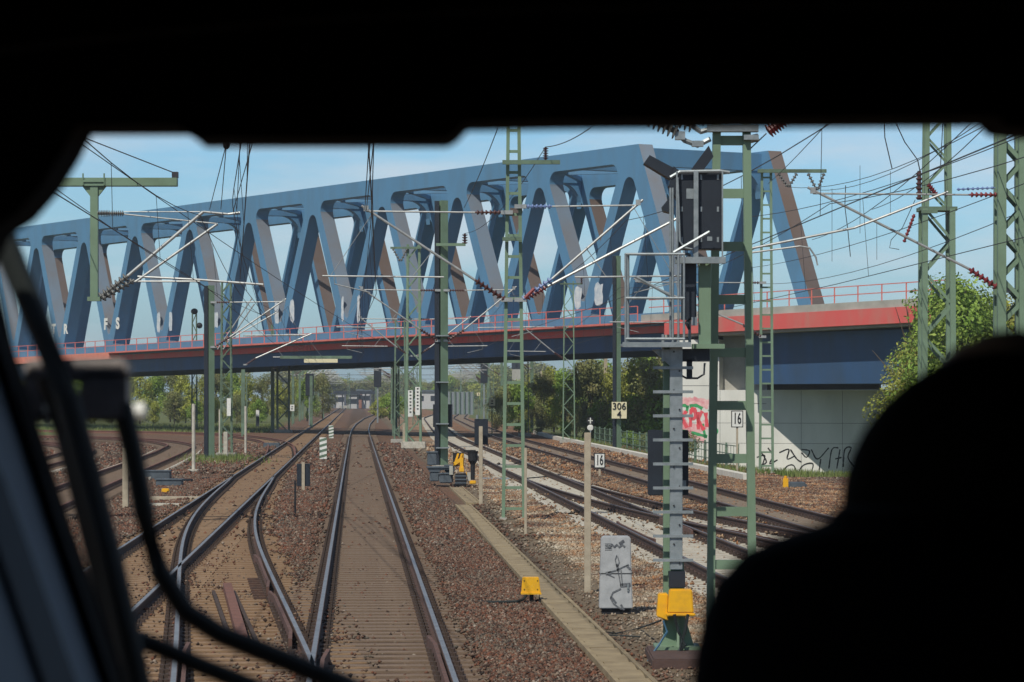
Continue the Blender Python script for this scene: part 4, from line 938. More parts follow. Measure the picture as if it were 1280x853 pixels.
# ------------------------------------------------------------------ trackside objects
def cabinet():
    Yc = 43.4; a = P(750, 671, Yc); b = P(791, 768, Yc); t = thing('relay_cabinet', (a.x+.24, Yc, b.z), 'pale grey relay cabinet with black graffiti scrawl beside the concrete trough', 'cabinet')
    m = MB(); m.prism([(a.x+.02, Yc, a.z-.03), (a.x+.05, Yc, a.z), (b.x-.05, Yc, a.z), (b.x-.03, Yc, a.z-.03), (b.x, Yc, b.z+.08), (a.x-.01, Yc, b.z+.08)], (0,0,0), (0,.35,0)); part('housing', m, M_cab, t, bevel=.012)
    m = MB(); m.box((a.x-.015, Yc-.006, P(0,717,Yc).z-.006), (b.x+.0, Yc-.001, P(0,717,Yc).z+.004)); part('lid_seam', m, M_ink, t)
    m = MB(); m.box((a.x+.03, Yc+.05, b.z-.2), (b.x-.03, Yc+.3, b.z+.08)); part('plinth', m, M_black, t)
    m = MB(); hx = b.x-.07; hz = P(0, 735, Yc).z; m.box((hx-.012, Yc-.02, hz-.05), (hx+.012, Yc-.002, hz+.05)); m.tube([(hx, Yc-.03, hz), (hx, Yc-.002, hz)], .014, 8); part('lock', m, M_galv, t)
    m = MB()
    for k in range(5): z = a.z-.10-k*.022; m.box((a.x+.07, Yc-.004, z-.006), (a.x+.17, Yc-.001, z))
    part('vent_slots', m, M_ink, t)
    M_spray = mat('spray_black', (.05,.055,.07), (.16,.17,.18), .8, scale=25); m = MB()
    def rb(pts, w):
        pp = [P(px, py, Yc-.008) for px, py in pts]
        pp = [Vector((p.x, p.z)) for p in pp]; L = []; Q2 = []
        for i, p in enumerate(pp):
            d = (pp[min(i+1, len(pp)-1)]-pp[max(i-1, 0)]).normalized(); n = Vector((-d.y, d.x))*w/2; L.append(p+n); Q2.append(p-n)
        n = len(pp); m.add([(v.x, Yc-.008, v.y) for v in L+Q2], [(i, i+1, n+i+1, n+i) for i in range(n-1)])
    rb([(771,694),(769,700),(771,709)], .012); rb([(772,696),(774,703),(772,709)], .012); rb([(771,705),(773,714)], .035); rb([(772,712),(774,722),(776,733)], .012); rb([(776,712),(777,722),(778,733)], .012)
    rb([(760,716),(770,713),(781,708),(786,706)], .016); rb([(757,717),(764,716)], .045); rb([(759,718),(768,722)], .012); rb([(775,732),(788,731)], .05); rb([(776,736),(766,741),(763,748),(767,755),(777,762)], .02); rb([(764,746),(770,754)], .03); rb([(776,756),(780,763)], .03); rb([(783,707),(788,712)], .03)
    rb([(758,682),(762,684),(765,681),(768,684),(771,681),(774,684),(778,681),(781,684)], .03); rb([(774,680),(780,676)], .04)
    part('graffiti', m, M_spray, t)
cabinet()
Yb = 45.6; a = P(652, 722, Yb); b = P(676, 742, Yb); t = thing('trackside_box', (a.x+.14, Yb, GZ), 'bright yellow trackside connection box on short legs beside the middle track', 'connection box')
m = MB(); m.prism([(a.x+.012, Yb, a.z), (b.x-.03, Yb, a.z), (b.x, Yb, b.z), (a.x-.005, Yb, b.z)], (0,0,0), (0,.2,0)); part('housing', m, M_yell, t, bevel=.008)
m = MB(); m.box((a.x-.012, Yb-.02, b.z-.015), (b.x+.008, Yb+.22, b.z+.012)); part('rim', m, M_yell, t)
m = MB(); m.box((a.x+.12, Yb+.05, GZ-.05), (a.x+.18, Yb+.12, b.z)); m.box((b.x-.03, Yb+.05, GZ-.05), (b.x-.015, Yb+.08, b.z)); part('leg', m, M_black, t)
m = MB(); h0 = P(658, 744, Yb); pp = [h0, h0+Vector((-.05,-.1,-.06)), Vector((h0.x-.15, Yb-.2, GZ+.05)), Vector((h0.x-.5, Yb-.2, GZ+.04)), Vector((h0.x-1.1, Yb+.05, GZ+.04))]; m.tube(pp, .022, 7); single('hose', m, M_rubber, pp[0], 'black corrugated hose from the yellow box towards the middle track', 'hose')
m = MB(); x_ = b.x-.06; 
for zz in (a.z-.05, b.z+.06):
    for xx in (a.x+.04, b.x-.05): m.tube([(xx, Yb-.008, zz), (xx, Yb+.002, zz)], .009, 6)
part('bolts', m, M_ink, t)
# concrete and wooden posts
def post(px, py_top, py_base, w, label, m=M_postw, name='marker_post', foot=False, cat='post', rnd=False, group='short posts by the tracks'):
    g0 = G(px, py_base); Y = g0.y; top = P(px, py_top, Y).z; t = thing(name, g0, label, cat, group)
    b = MB()
    if rnd: b.tube([(g0.x, Y, GZ-.1), (g0.x, Y, top)], w/2, 10)
    else: b.box((g0.x-w/2, Y-w/2, GZ-.1), (g0.x+w/2, Y+w/2, top))
    part('shaft', b, m, t, bevel=.006 if not rnd else 0)
    if foot: b = MB(); b.box((g0.x-.22, Y-.22, GZ-.1), (g0.x+.22, Y+.22, GZ+.14)); part('footing', b, M_concl, t)
    return t, g0, top
post(734.5, 541, 741, .105, 'tall square concrete post left of the grey cabinet')
tp, g0, top = post(601, 533, 631, .11, 'pale post with a black shield board behind the yellow machine')
m = MB(); a = P(593, 524, g0.y+.25); b = P(610, 556, g0.y+.25); m.box((a.x, a.y, b.z), (b.x, a.y+.12, a.z)); part('shield_board', m, M_navy, tp, bevel=.01)
m = MB(); m.tube([(a.x+.08, a.y, a.z), (a.x+.08, a.y, a.z+.12)], .035, 6); m.tube([(a.x+.28, a.y, a.z), (a.x+.28, a.y, a.z+.1)], .03, 6); part('cap', m, M_galv, tp)
post(657, 560, 670, .06, 'thin pale post at the right foot of the middle ladder mast')
post(242, 505, 591, .15, 'white post on a square foot at the left', M_concl, foot=True, rnd=True)
post(275, 512, 572, .13, 'white post in front of the left lattice mast', M_concl, rnd=True)
post(307, 508, 568, .13, 'white post on the left near the curved branch track', M_concl, rnd=True)
post(157, 560, 636, .16, 'post beside the wiper at the far left', M_postw)
post(505.5, 529, 561, .2, 'short pale post left of the concrete block', M_postw)
post(282, 540, 574, .2, 'stubby white post at the left H beam mast', M_concl)
for px, y0, y1, lab in ((404, 547, 577, 'nearer white and green striped marker between the left tracks'), (414, 532, 550, 'farther small striped marker between the left tracks')):
    t, g0, top = post(px, y0, y1, .06, lab, M_greend, name='striped_marker', cat='marker')
    w = (9 if px == 404 else 6)*g0.y/F; b = MB(); b.box((g0.x-w/2, g0.y-.06, GZ+.12), (g0.x+w/2, g0.y-.03, top)); q = part('board', b, M_white, t)
    b = MB(); hh = top-GZ-.12
    for k in range(4):
        z = GZ+.12+hh*(k*.25+.03); b.prism([(g0.x-w/2, g0.y-.064, z), (g0.x+w/2, g0.y-.064, z+hh*.1), (g0.x+w/2, g0.y-.064, z+hh*.22), (g0.x-w/2, g0.y-.064, z+hh*.12)], (0,0,0), (0,.003,0))
    part('stripes', b, M_greend, q)
# number boards 16
def board16(px, py, base, wpx_, hpx, label):
    g0 = G(px, base) if base < 700 else None; Y = g0.y; t = thing('number_board', g0, label, 'number board', 'number 16 boards')
    c = P(px, py, Y); w, h = wpx_*Y/F, hpx*Y/F
    m = MB(); m.box((c.x-.04, Y, GZ), (c.x+.04, Y+.06, c.z)); part('post', m, M_postw, t)
    m = MB(); m.box((c.x-w/2, Y-.03, c.z-h/2), (c.x+w/2, Y-.005, c.z+h/2)); q = part('rim', m, M_ink, t)
    m = MB(); m.box((c.x-w/2+.035, Y-.036, c.z-h/2+.035), (c.x+w/2-.035, Y-.031, c.z+h/2-.035)); part('face', m, M_white, q)
    text_part('digits', '16', h*.95, M_ink, q, (c.x, Y-.04, c.z), bold=.52, off=.02)
board16(749.5, 576, 598, 14, 19, 'small board reading 16 between the two right-hand track pairs')
board16(921.5, 524, 592, 15, 21, 'board reading 16 in front of the abutment wall')
# other little signs
def small_sign(px, py, base, w, h, label, m, name='track_sign'):
    g0 = G(px, base); t = thing(name, g0, label, 'sign', 'small far signs'); Y = g0.y; c = P(px, py, Y)
    b = MB(); b.box((c.x-.04, Y, GZ), (c.x+.04, Y+.06, c.z)); part('post', b, M_greend, t)
    b = MB(); b.box((c.x-w*Y/F/2, Y-.03, c.z-h*Y/F/2), (c.x+w*Y/F/2, Y, c.z+h*Y/F/2)); part('face', b, m, t)
    b = MB(); b.box((c.x-w*Y/F/5, Y-.035, c.z-h*Y/F/4), (c.x+w*Y/F/5, Y-.031, c.z-h*Y/F/12)); b.box((c.x-w*Y/F/8, Y-.035, c.z+h*Y/F/12), (c.x+w*Y/F/5, Y-.031, c.z+h*Y/F/4)); part('mark', b, M_ink, t)
small_sign(615, 503, 545, 8, 9, 'small pale yellow board on a post right of the far curve', M_cream)
small_sign(598, 493, 530, 4, 4, 'tiny yellow far board left of the pale yellow one', M_cream)
small_sign(365, 510, 533, 6, 8, 'small white sign right of the dark mast under the bridge', M_white)
for px, lab in ((322, 'white topped dwarf signal on the grass at left'),):
    g0 = G(px, 535); t = thing('dwarf_signal', g0, lab, 'dwarf signal'); Y = g0.y; c = P(px, 521, Y); b = MB(); b.box((c.x-.15, Y, GZ), (c.x+.15, Y+.2, c.z)); part('post', b, M_navy, t); b = MB(); b.box((c.x-.17, Y-.02, c.z), (c.x+.17, Y+.22, c.z+.65)); part('head', b, M_white, t, bevel=.03)
# round signal 738
g0 = G(738, 553); Y = g0.y; t = thing('round_signal', g0, 'small round black and white signal disc near the hedge', 'signal disc'); m = MB(); m.box((g0.x-.04, Y, GZ), (g0.x+.04, Y+.06, P(0,535,Y).z)); part('post', m, M_galv, t)
m = MB(); c = P(738, 526, Y); m.tube([c, c+Vector((0,.05,0))], .27, 16); q = part('disc', m, M_ink, t)
m = MB(); m.box((c.x-.04, Y-.008, c.z-.2), (c.x+.04, Y-.004, c.z+.2)); m.box((c.x-.16, Y-.012, c.z-.03), (c.x+.16, Y-.008, c.z+.03)); m.ell((c.x, Y-.01, c.z-.48), (.22, .02, .2)); part('white_mark', m, M_white, q)
# dark dwarf board pair near left crossover
g0 = G(379, 614); Y = g0.y; t = thing('switch_heater_box', g0, 'dark two sided box on a pale post right of the left crossover', 'box'); m = MB(); m.box((g0.x-.05, Y, GZ), (g0.x+.05, Y+.1, P(0,578,Y).z)); part('post', m, M_postw, t)
for a0, a1 in ((371,377),(381,387)):
    m = MB(); a = P(a0,580,Y+.05); b = P(a1,608,Y+.05); m.box((a.x, a.y, b.z), (b.x, a.y+.3, a.z)); part('housing', m, M_navy, t, bevel=.01)
post(369, 601, 643, .05, 'thin black rod with a white foot near the dark two sided box', M_black, name='rod')
# yellow bollard before the wall
g0 = G(982, 611); t = thing('bollard', g0, 'small yellow capped bollard on the leaf litter before the abutment', 'bollard'); Y = g0.y; m = MB(); m.box((g0.x-.09, Y-.09, GZ), (g0.x+.09, Y+.09, P(0,598,Y).z)); m.tube([(g0.x, Y, P(0,598,Y).z), (g0.x, Y, P(0,595,Y).z)], .06, 8); part('body', m, M_yell, t, bevel=.015)
m = MB(); m.box((g0.x+.14, Y+.3, GZ), (g0.x+.75, Y+1.2, GZ+.2)); single('cover_slab', m, M_tub, g0+Vector((.4,.7,0)), 'dark low cover on the ground right of the yellow bollard', 'cover', bevel=.05)
# machine with hazard board
Ym = 104.5
def mp_(px, py, dy=0): return P(px, py, Ym+dy)
t = thing('track_machine', mp_(577, 607), 'small yellow and black trackside machine with hazard stripes by the H beam mast', 'machine')
m = MB(); a, b = mp_(566, 566), mp_(580, 583); m.box((a.x, Ym, b.z), (b.x, Ym+.1, a.z)); hb = part('hazard_board', m, M_ink, t)
m = MB()
for k in range(3):
    x = a.x+.02+k*.13; m.prism([(x, Ym-.006, b.z+.03), (x+.07, Ym-.006, b.z+.03), (min(x+.2, b.x-.01), Ym-.006, a.z-.03), (min(x+.13, b.x-.02), Ym-.006, a.z-.03)], (0,0,0), (0,.004,0))
part('stripes', m, M_yell, hb)
m = MB(); m.bar(mp_(568,580,-.1), mp_(578,573,-.1), .1, .12); m.bar(mp_(577,573,-.1), mp_(577,590,-.1), .12, .12); m.cbox(mp_(577,587,-.1), (.16,.2,.14)); part('arm', m, M_yell, t)
m = MB(); a, b = mp_(569, 592), mp_(583, 607); m.box((a.x, Ym-.15, b.z), (b.x, Ym+.25, a.z)); part('crate', m, M_black, t, bevel=.02)
for k in range(3):
    m = MB(); z = b.z+.07+k*.12; m.box((a.x-.01, Ym-.165, z), (b.x+.01, Ym-.151, z+.04)); part('slat', m, M_tub, t)
m = MB(); m.cbox(mp_(564,588), (.12,.3,.3)); m.cbox(mp_(586,596), (.12,.1,.3)); part('side_plate', m, mat('off_white', (.45,.44,.38), None, .6), t)
t = thing('black_lamp_post', mp_(591, 606), 'black drum topped post on a yellow base beside the machine', 'post lamp')
m = MB(); zz = [mp_(591, y).z for y in (564, 567, 576, 581, 600)]; m.tube([(mp_(591,0).x, Ym, z) for z in zz], [.19, .17, .16, .08, .07], 12); part('body', m, M_black, t)
m = MB(); m.cbox(mp_(587, 564), (.42, .2, .07)); part('cap', m, M_black, t)
m = MB(); m.cbox(mp_(591, 603), (.22, .22, .12)); m.bar(mp_(586,603), mp_(583,590), .06, .05); part('base', m, M_yell, t, bevel=.02)
def tub(px0, px1, py0, py1, dy, label):
    m = MB(); a, b = mp_(px0, py0, dy), mp_(px1, py1, dy); m.box((a.x, Ym+dy, b.z), (b.x, Ym+dy+.6, a.z)); 
    m2 = MB(); m2.box((a.x-.03, Ym+dy-.03, a.z), (b.x+.03, Ym+dy+.63, a.z+.04))
    o = single('plastic_tub', m, M_tub, ((a.x+b.x)/2, Ym+dy, b.z), label, 'tub', 'grey plastic tubs', bevel=.03); part('lid', m2, M_tub, o)
tub(537, 549, 590, 602, .5, 'small grey tub at the left end of the grey pile'); tub(549, 566, 593, 604, .2, 'long grey tub in front of the mast foot'); tub(534, 562, 585, 588, 1.0, 'flat grey plank on top of the pile'); tub(534, 546, 566, 582, 9, 'grey tub standing behind the H beam mast'); tub(556, 568, 583, 591, 1.2, 'grey block right of the mast foot')
m = MB(); g0 = G(640, 600); m.box((g0.x-1.2, g0.y-.6, GZ), (g0.x-.1, g0.y+.8, GZ+.06)); single('concrete_slab', m, M_galv, g0, 'pale grey slab lying on the ballast left of the turnout', 'slab', bevel=.01)
# left clutter: dark cable boxes
for k, (px, py, w_, h_, m_, lab) in enumerate(((195, 600, 1.1, .32, M_tub, 'dark blue grey cable box beside the left curving track'), (212, 608, .9, .22, M_tub, 'lower dark box in front of the cable box'), (228, 603, .7, .12, M_black, 'flat black mat on ballast at left'), (222, 626, 1.6, .12, M_postw, 'dark wooden plank on the left ballast'), (205, 634, 1.0, .10, M_concl, 'pale slab end on the left ballast'))):
    g0 = G(px, py); m = MB(); m.box((g0.x-w_/2, g0.y-.3, GZ-.02), (g0.x+w_/2, g0.y+.3, GZ+h_)); o = single('cable_box', m, m_, g0, lab, 'box' if k < 2 else 'slab', bevel=.02)
    if k < 2: m = MB(); m.box((g0.x-w_/2-.03, g0.y-.33, GZ+h_), (g0.x+w_/2+.03, g0.y+.33, GZ+h_+.04)); part('lid', m, m_, o)
g0 = G(207, 617); m = MB(); m.box((g0.x-.12, g0.y-.1, GZ), (g0.x+.12, g0.y+.1, GZ+.16)); single('point_motor', m, M_yell, g0, 'tiny yellow box on the left ballast', 'box', bevel=.02)
g0 = G(340, 560); m = MB(); m.box((g0.x-.5, g0.y-.4, GZ), (g0.x+.5, g0.y+.4, GZ+.3)); single('point_motor', m, M_tub, g0, 'dark point motor beside the left straight track by the branch', 'point motor', bevel=.04)
# random cables on ballast, and a cast shadow drawn as a dark strand
for (pts, lab) in (([(180,640),(215,636),(240,630),(262,640)], 'thin cable lying over the left ballast'), ([(250,600),(275,598),(300,594)], 'cable left of the long straight track'), ([(665,572),(685,583),(712,580)], 'thin cable between the right tracks'), ([(675,652),(700,646),(722,643)], 'dark strand drawn as a cast shadow on pale ballast right of the middle mast'), ([(655,600),(690,597),(760,580)], 'long cable crossing the pale track')):
    m = MB(); pp = [G(*p)+Vector((0,0,.05)) for p in pts]; m.tube(pp, .025, 5); single('ground_cable_or_shadow', m, M_rubber, pp[0], lab, 'cable')
# yellow bar of the portal under the bridge and portal beam
a = P(380, 451, 228); b = P(422, 451, 228); m = MB(); m.box((a.x, 228, a.z-.15), (b.x, 228.3, a.z+.13)); t = single('clearance_bar', m, M_cream, a, 'pale yellow horizontal bar hanging below the deck above the left track', 'bar')
a = P(350, 447, 229); b = P(440, 446, 229); m = MB(); m.box((a.x, 229, a.z-.1), (b.x, 229.4, a.z+.12)); part('beam', m, M_greend, t)
# fence at hedge
ft = thing('mesh_fence', (xe(140)+5.0, 140, GZ), 'grey green mesh fence along the hedge right of the tracks', 'fence')
fy = list(range(126, 206, 4)); m = MB()
for i in range(len(fy)-1):
    a, b = Vector((xe(fy[i])+5.0, fy[i], 0)), Vector((xe(fy[i+1])+5.0, fy[i+1], 0))
    for z in (.25, .6, .95): m.bar(a+Vector((0,0,z-.1)), b+Vector((0,0,z-.1)), .04, .035)
    for k in range(4): c = a.lerp(b, k/4+.12); m.bar(c+Vector((0,0,-.2)), c+Vector((0,0,.87)), .02, .02)
part('mesh_panel', m, M_greend, ft)
for y in fy: m = MB(); x = xe(y)+5.0; m.box((x-.04, y-.04, GZ-1.2), (x+.04, y+.04, .95)); part('fence_post', m, M_greend, ft)

# ------------------------------------------------------------------ vegetation
def leaf_cloud(name, n, rx, ry, h, lsize, m, seed, clumps=14, zbase=.0):
    r = np.random.default_rng(seed); cl = []
    for k in range(clumps):
        th = r.random()*6.28; rr = math.sqrt(r.random())*.72; z = zbase+(.12+.88*r.random()**.8)*(h-zbase); kz = math.sin(math.pi*min(1, max(.12, (z-zbase)/(h-zbase)*.86+.12)))**.5
        cl.append((rx*rr*kz*math.cos(th), ry*rr*kz*math.sin(th), z*.93, (.2+.25*r.random())*min(rx, ry)*1.2))
    cl = np.array(cl); idx = r.integers(0, clumps, n); C = cl[idx]
    d = r.normal(size=(n, 3)); d /= np.linalg.norm(d, axis=1)[:, None]; rad = C[:, 3]*(.45+.6*r.random(n)**.6)
    ctr = C[:, :3]+d*rad[:, None]*np.array([1, 1, .8]); ctr[:, 2] = np.maximum(ctr[:, 2], .05)
    nrm = d+r.normal(size=(n, 3))*.6+np.array([0, 0, .3]); nrm /= np.linalg.norm(nrm, axis=1)[:, None]
    t1 = np.cross(nrm, r.normal(size=(n, 3))); t1 /= np.linalg.norm(t1, axis=1)[:, None]; t2 = np.cross(nrm, t1)
    s = lsize*(.5+r.random(n))[:, None]
    V = np.stack([ctr-t1*s, ctr+t2*s*.55, ctr+t1*s, ctr-t2*s*.55], 1).reshape(-1, 3)
    me = bpy.data.meshes.new(name); me.vertices.add(len(V)); me.vertices.foreach_set('co', V.ravel())
    me.loops.add(4*n); me.loops.foreach_set('vertex_index', np.arange(4*n, dtype=np.int32)); me.polygons.add(n); me.polygons.foreach_set('loop_start', np.arange(0, 4*n, 4, dtype=np.int32)); me.polygons.foreach_set('loop_total', np.full(n, 4, np.int32))
    me.update(calc_edges=True); me.materials.append(m); return me, cl
def trunk_mesh(h, cl, seed):
    r = random.Random(seed); b = MB(); b.tube([(0,0,-.3), (.05,0,h*.3), (-.08,.05,h*.6), (0,0,h*.85)], [h*.022, h*.017, h*.011, h*.004], 7)
    for c in cl[:9]: b.tube([(0,0,h*(.2+.4*r.random())), (c[0]*.5, c[1]*.5, c[2]*.8), (c[0], c[1], c[2])], [h*.009, h*.006, h*.002], 5)
    return b.mesh('trunk', M_bark)
VAR = []
for k, (mm, rx, h, n) in enumerate(((M_leafy, 2.6, 5.2, 5200), (M_leafg, 3.0, 6.4, 6500), (M_leafd, 2.8, 5.6, 6000), (M_leafg, 2.4, 4.4, 4500), (M_leafd, 3.4, 7.2, 7000), (M_leafy, 3.2, 7.0, 6000))):
    lm, cl = leaf_cloud('crown', n, rx, rx*.9, h, .12, mm, 20+k, 22); VAR.append((lm, trunk_mesh(h, cl, k), h))
def tree(x, y, hh, var, label, group, gz=None, wide=1.0, name='bush'):
    lm, tm, h = VAR[var]; gz = ground_h(x, y) if gz is None else gz; s = hh/h
    t = thing(name, (x, y, gz), label, 'tree' if name == 'tree' else 'bush', group); a = random.random()*6.28
    for nm, me in (('crown', lm), ('trunk', tm)):
        o = link(nm, me, (0,0,0), t); o.scale = (s*wide, s*wide, s); o.rotation_euler = (0, 0, a)
    return t
# left row beyond the bridge
desc = {0: 'yellow green bush', 1: 'fresh green bush', 2: 'dull olive bush', 3: 'low green bush', 4: 'tall dark bush', 5: 'tall yellow green bush'}
kinds = [5, 1, 4, 0, 5, 2, 1, 5, 4, 0]
k = 0
for i, px in enumerate(range(-15, 408, 19)):
    Y = 356+16*math.sin(i*1.7)+max(0, (px-250))*.3; top = 462+random.uniform(-5, 8)+(8 if px > 330 else 0); x = (px-640)*Y/F; v = kinds[i % 10]
    tree(x, Y, CH-(top-496)*Y/F-GZ, v, desc[v]+' in the row beyond the left side of the bridge', 'bushes beyond the bridge on the left', wide=.72)
for i, px in enumerate(range(10, 330, 26)):
    Y = 334+6*math.sin(i*2.1)+max(0, px-200)*.05; x = (px-640)*Y/F; v = [3, 0, 2][i % 3]
    tree(x, Y, 2.4+random.random()*1.2, v, desc[v]+' low in front of the left row', 'low bushes in front of the left row', wide=.85)
# right row
tops = [(612,494),(626,482),(640,476),(655,470),(668,466),(684,462),(698,462),(712,458),(728,450),(742,452),(757,462),(772,452),(788,447),(803,446),(818,443),(833,440),(846,444)]
for i, (px, top) in enumerate(tops):
    Y = 265-(px-612)*.16+6*math.sin(i*2.3)+ (25 if i % 2 else 0); x = (px-640)*Y/F+ .6; v = [4, 2, 1, 5, 4, 0, 1][i % 7]
    tree(x, Y, CH-(top-496)*Y/F-ground_h(x, Y), v, desc[v]+' in the row beyond the bridge on the right', 'bushes beyond the bridge on the right', wide=.78)
for i, (px, top, Y) in enumerate(((700, 530, 235), (725, 520, 225), (745, 505, 228), (765, 500, 222), (790, 498, 218), (812, 495, 216), (832, 500, 214), (668, 525, 246), (650, 535, 250), (842, 540, 190), (820, 545, 186), (800, 542, 190), (780, 540, 194))):
    x = (px-640)*Y/F+.5; v = 2 if i % 2 else 3; tree(x, Y, max(1.2, CH-(top-496)*Y/F-ground_h(x, Y)), v, desc[v]+' in the low dark hedge by the mesh fence', 'low hedge bushes by the fence', wide=1.0)
# right tree behind the abutment
big, bcl = leaf_cloud('crown', 26000, 5.0, 4.5, 13.5, .13, M_leafg, 77, 60, 2.0); big2, bcl2 = leaf_cloud('crown', 20000, 4.4, 4.2, 12, .13, M_leafy, 78, 50, 1.5)
for (px, Y, me, cl, h, lab) in ((1196, 172, big, bcl, 11.2, 'large leafy green tree behind the right lattice masts'), (1268, 176, big2, bcl2, 11.4, 'leafy tree at the right edge behind the last mast'), (1325, 170, big, bcl, 10.8, 'tree just outside the right edge, touching it'), (1146, 178, big2, bcl2, 8.6, 'smaller rusty green tree at the deck end')):
    x = (px-640)*Y/F; t = thing('tree', (x, Y, -2), lab, 'tree', 'trees at the right end of the bridge'); o = link('crown', me, (0,0,0), t); o.scale = (h/13,)*3; o.rotation_euler = (0,0,px); q = link('trunk', trunk_mesh(h, cl, 3), (0,0,0), t)
# middle bush beyond the bridge and far trees
for px, Y, hh, v, lab in ((487, 400, 3.6, 1, 'rounded bright green bush in the middle distance left of the curve'), (475, 420, 2.9, 0, 'yellowish bush leaning against the middle distance bush'), (498, 430, 3.2, 1, 'green bush right of the middle distance bush')):
    x = (px-640)*Y/F; tree(x, Y, hh, v, lab, 'bushes in the middle distance', wide=1.35)
for i, px in enumerate(range(360, 680, 11)):
    Y = 980+60*math.sin(i*1.3); x = (px-640)*Y/F; v = [2, 4, 1, 5][i % 4]
    tree(x, Y, 7.5+3.2*random.random() + (2.5 if px > 590 or px < 400 else 0), v, 'hazy far tree on the skyline beyond the bridge', 'hazy far trees on the skyline', wide=1.5, name='tree')
# far wide forest belt
fm = []; 
for sgn in (-1, 1):
    m, cl = leaf_cloud('far_wood', 9000, 260, 40, 13, .9, M_leafd, 90+sgn, 160); o = link('far_wood', m, (sgn*330, 900, GZ)); tag(o, 'far dark wood on the horizon '+('to the left' if sgn < 0 else 'to the right'), 'wood', kind='stuff')
# grass tufts
def grass(n, fn, label):
    pts = [fn() for _ in range(n)]; V = []; Fc = []
    for (x, y) in pts:
        z = ground_h(x, y)-.02; h = random.uniform(.12, .38); a = random.random()*6.28; w_ = .03; dx, dy = math.cos(a)*w_, math.sin(a)*w_; lx, ly = random.gauss(0, .08), random.gauss(0, .08)
        o = len(V); V += [(x-dx, y-dy, z), (x+dx, y+dy, z), (x+lx, y+ly, z+h)]; Fc.append((o, o+1, o+2))
    me = bpy.data.meshes.new('grass'); me.from_pydata(V, [], Fc); me.materials.append(M_grass); o = link('grass', me); tag(o, label, 'grass', kind='stuff')
def gr1(): y = random.uniform(117, 150); return (xe(y)+random.uniform(6.0, 19), y)
def gr2(): y = random.uniform(260, 330); return (xb(y)-random.uniform(4, 30), y)
def gr3(): y = random.uniform(120, 240); return (xe(y)+4.1+abs(random.gauss(0, 1.2)), y)
grass(16000, gr1, 'tall green grass along the foot of the abutment'); grass(12000, gr2, 'grass in front of the left bushes'); grass(7000, gr3, 'rough grass beside the pale kerb')
def gr4(): y = random.gauss(148, 4); return ((275-640)*y/F+random.gauss(0, .9), y)
grass(1500, gr4, 'grass around the left H beam mast')

# ------------------------------------------------------------------ far buildings
def building(px0, px1, y0, y1, Y, m, label, roof=None):
    a, b = P(px0, y0, Y), P(px1, y1, Y); t = thing('building', ((a.x+b.x)/2, Y, GZ), label, 'building', 'far buildings at the station')
    mm = MB(); mm.box((a.x, Y, GZ), (b.x, Y+10, a.z)); part('wall', mm, m, t)
    mm = MB(); n = max(2, int((b.x-a.x)/2.6)); 
    wz = a.z-1.6
    for k in range(n):
        cx = a.x+(k+.5)*(b.x-a.x)/n; w = MB(); w.box((cx-.55, Y-.03, max(wz-.7, .5)), (cx+.55, Y-.004, wz+.6)); part('window', w, M_navy, t)
    mm.box((a.x-.4, Y-.4, a.z+.002), (b.x+.4, Y+10.4, a.z+.5)); part('roof', mm, roof or M_tub, t)
M_house = mat('house_white', (.42,.42,.43), (.5,.48,.46), .8, scale=.3); M_brick = mat('house_brick', (.3,.13,.09), (.22,.1,.07), .8, scale=.5); M_grey = mat('house_grey', (.28,.30,.32), None, .8, scale=.2)
building(420, 430, 492, 505, 820, M_house, 'low white building standing at the end of the left track', M_navy)
building(436, 446, 494, 505, 790, M_house, 'pale house with purple dark roof left of the green bush'); building(447, 452, 489, 504, 810, M_brick, 'narrow brick house between the two pale houses'); building(453, 462, 490, 502, 800, M_house, 'second pale house behind the green bush')
building(400, 419, 494, 506, 860, M_grey, 'low grey station building left of the white one'); building(520, 548, 490, 500, 760, M_house, 'long low white building behind the lattice masts')
building(800, 846, 438, 470, 420, M_house, 'white roofed building above the right bushes'); building(640, 652, 447, 480, 600, M_conc, 'tall beige block right of the middle ladder mast')
m = MB(); a, b = P(563, 490, 520), P(592, 503, 520); nf = thing('noise_barrier', (a.x, 520, GZ), 'grey noise barrier wall beyond the far right curve', 'barrier')
m.box((a.x-1, 520, GZ), (b.x, 520.3, a.z)); part('panel', m, M_galv, nf)
for k in range(6): m = MB(); x = a.x+k*(b.x-a.x)/5; m.box((x-.1, 519.7, GZ), (x+.1, 520.1, a.z+.15)); part('post', m, M_greend, nf)
m = MB(); a = P(416, 489, 780); b = P(468, 493, 780); cn = thing('platform_canopy', (a.x, 780, GZ), 'dark station canopy over the platform beyond the left track', 'canopy'); m.box((a.x, 780, b.z), (b.x, 786, a.z)); part('roof', m, M_navy, cn)
for k in range(6): m = MB(); x = a.x+.4+k*(b.x-a.x-.8)/5; m.box((x-.15, 782, GZ), (x+.15, 782.3, b.z)); part('column', m, M_tub, cn)
pf = MB(); pf.box((P(424,0,800).x, 800, GZ), (P(440,0,800).x, 880, .5)); structure('platform', pf, M_conc)
for px, y, Y, lab in ((387, 472, 330, 'black signal head left of the far station'), (472, 463, 360, 'tall black signal head above the middle distance bush'), (605, 459, 380, 'black signal head beyond the middle ladder mast')):
    c = P(px, y, Y); t = thing('far_signal', (c.x, Y, GZ), lab, 'railway signal', 'distant light signals'); m = MB(); m.box((c.x-.09, Y, GZ), (c.x+.09, Y+.15, c.z)); part('post', m, M_galv, t)
    m = MB(); m.box((c.x-.45, Y-.15, c.z-2.0), (c.x+.45, Y+.1, c.z+.4)); part('head', m, M_navy, t, bevel=.05)

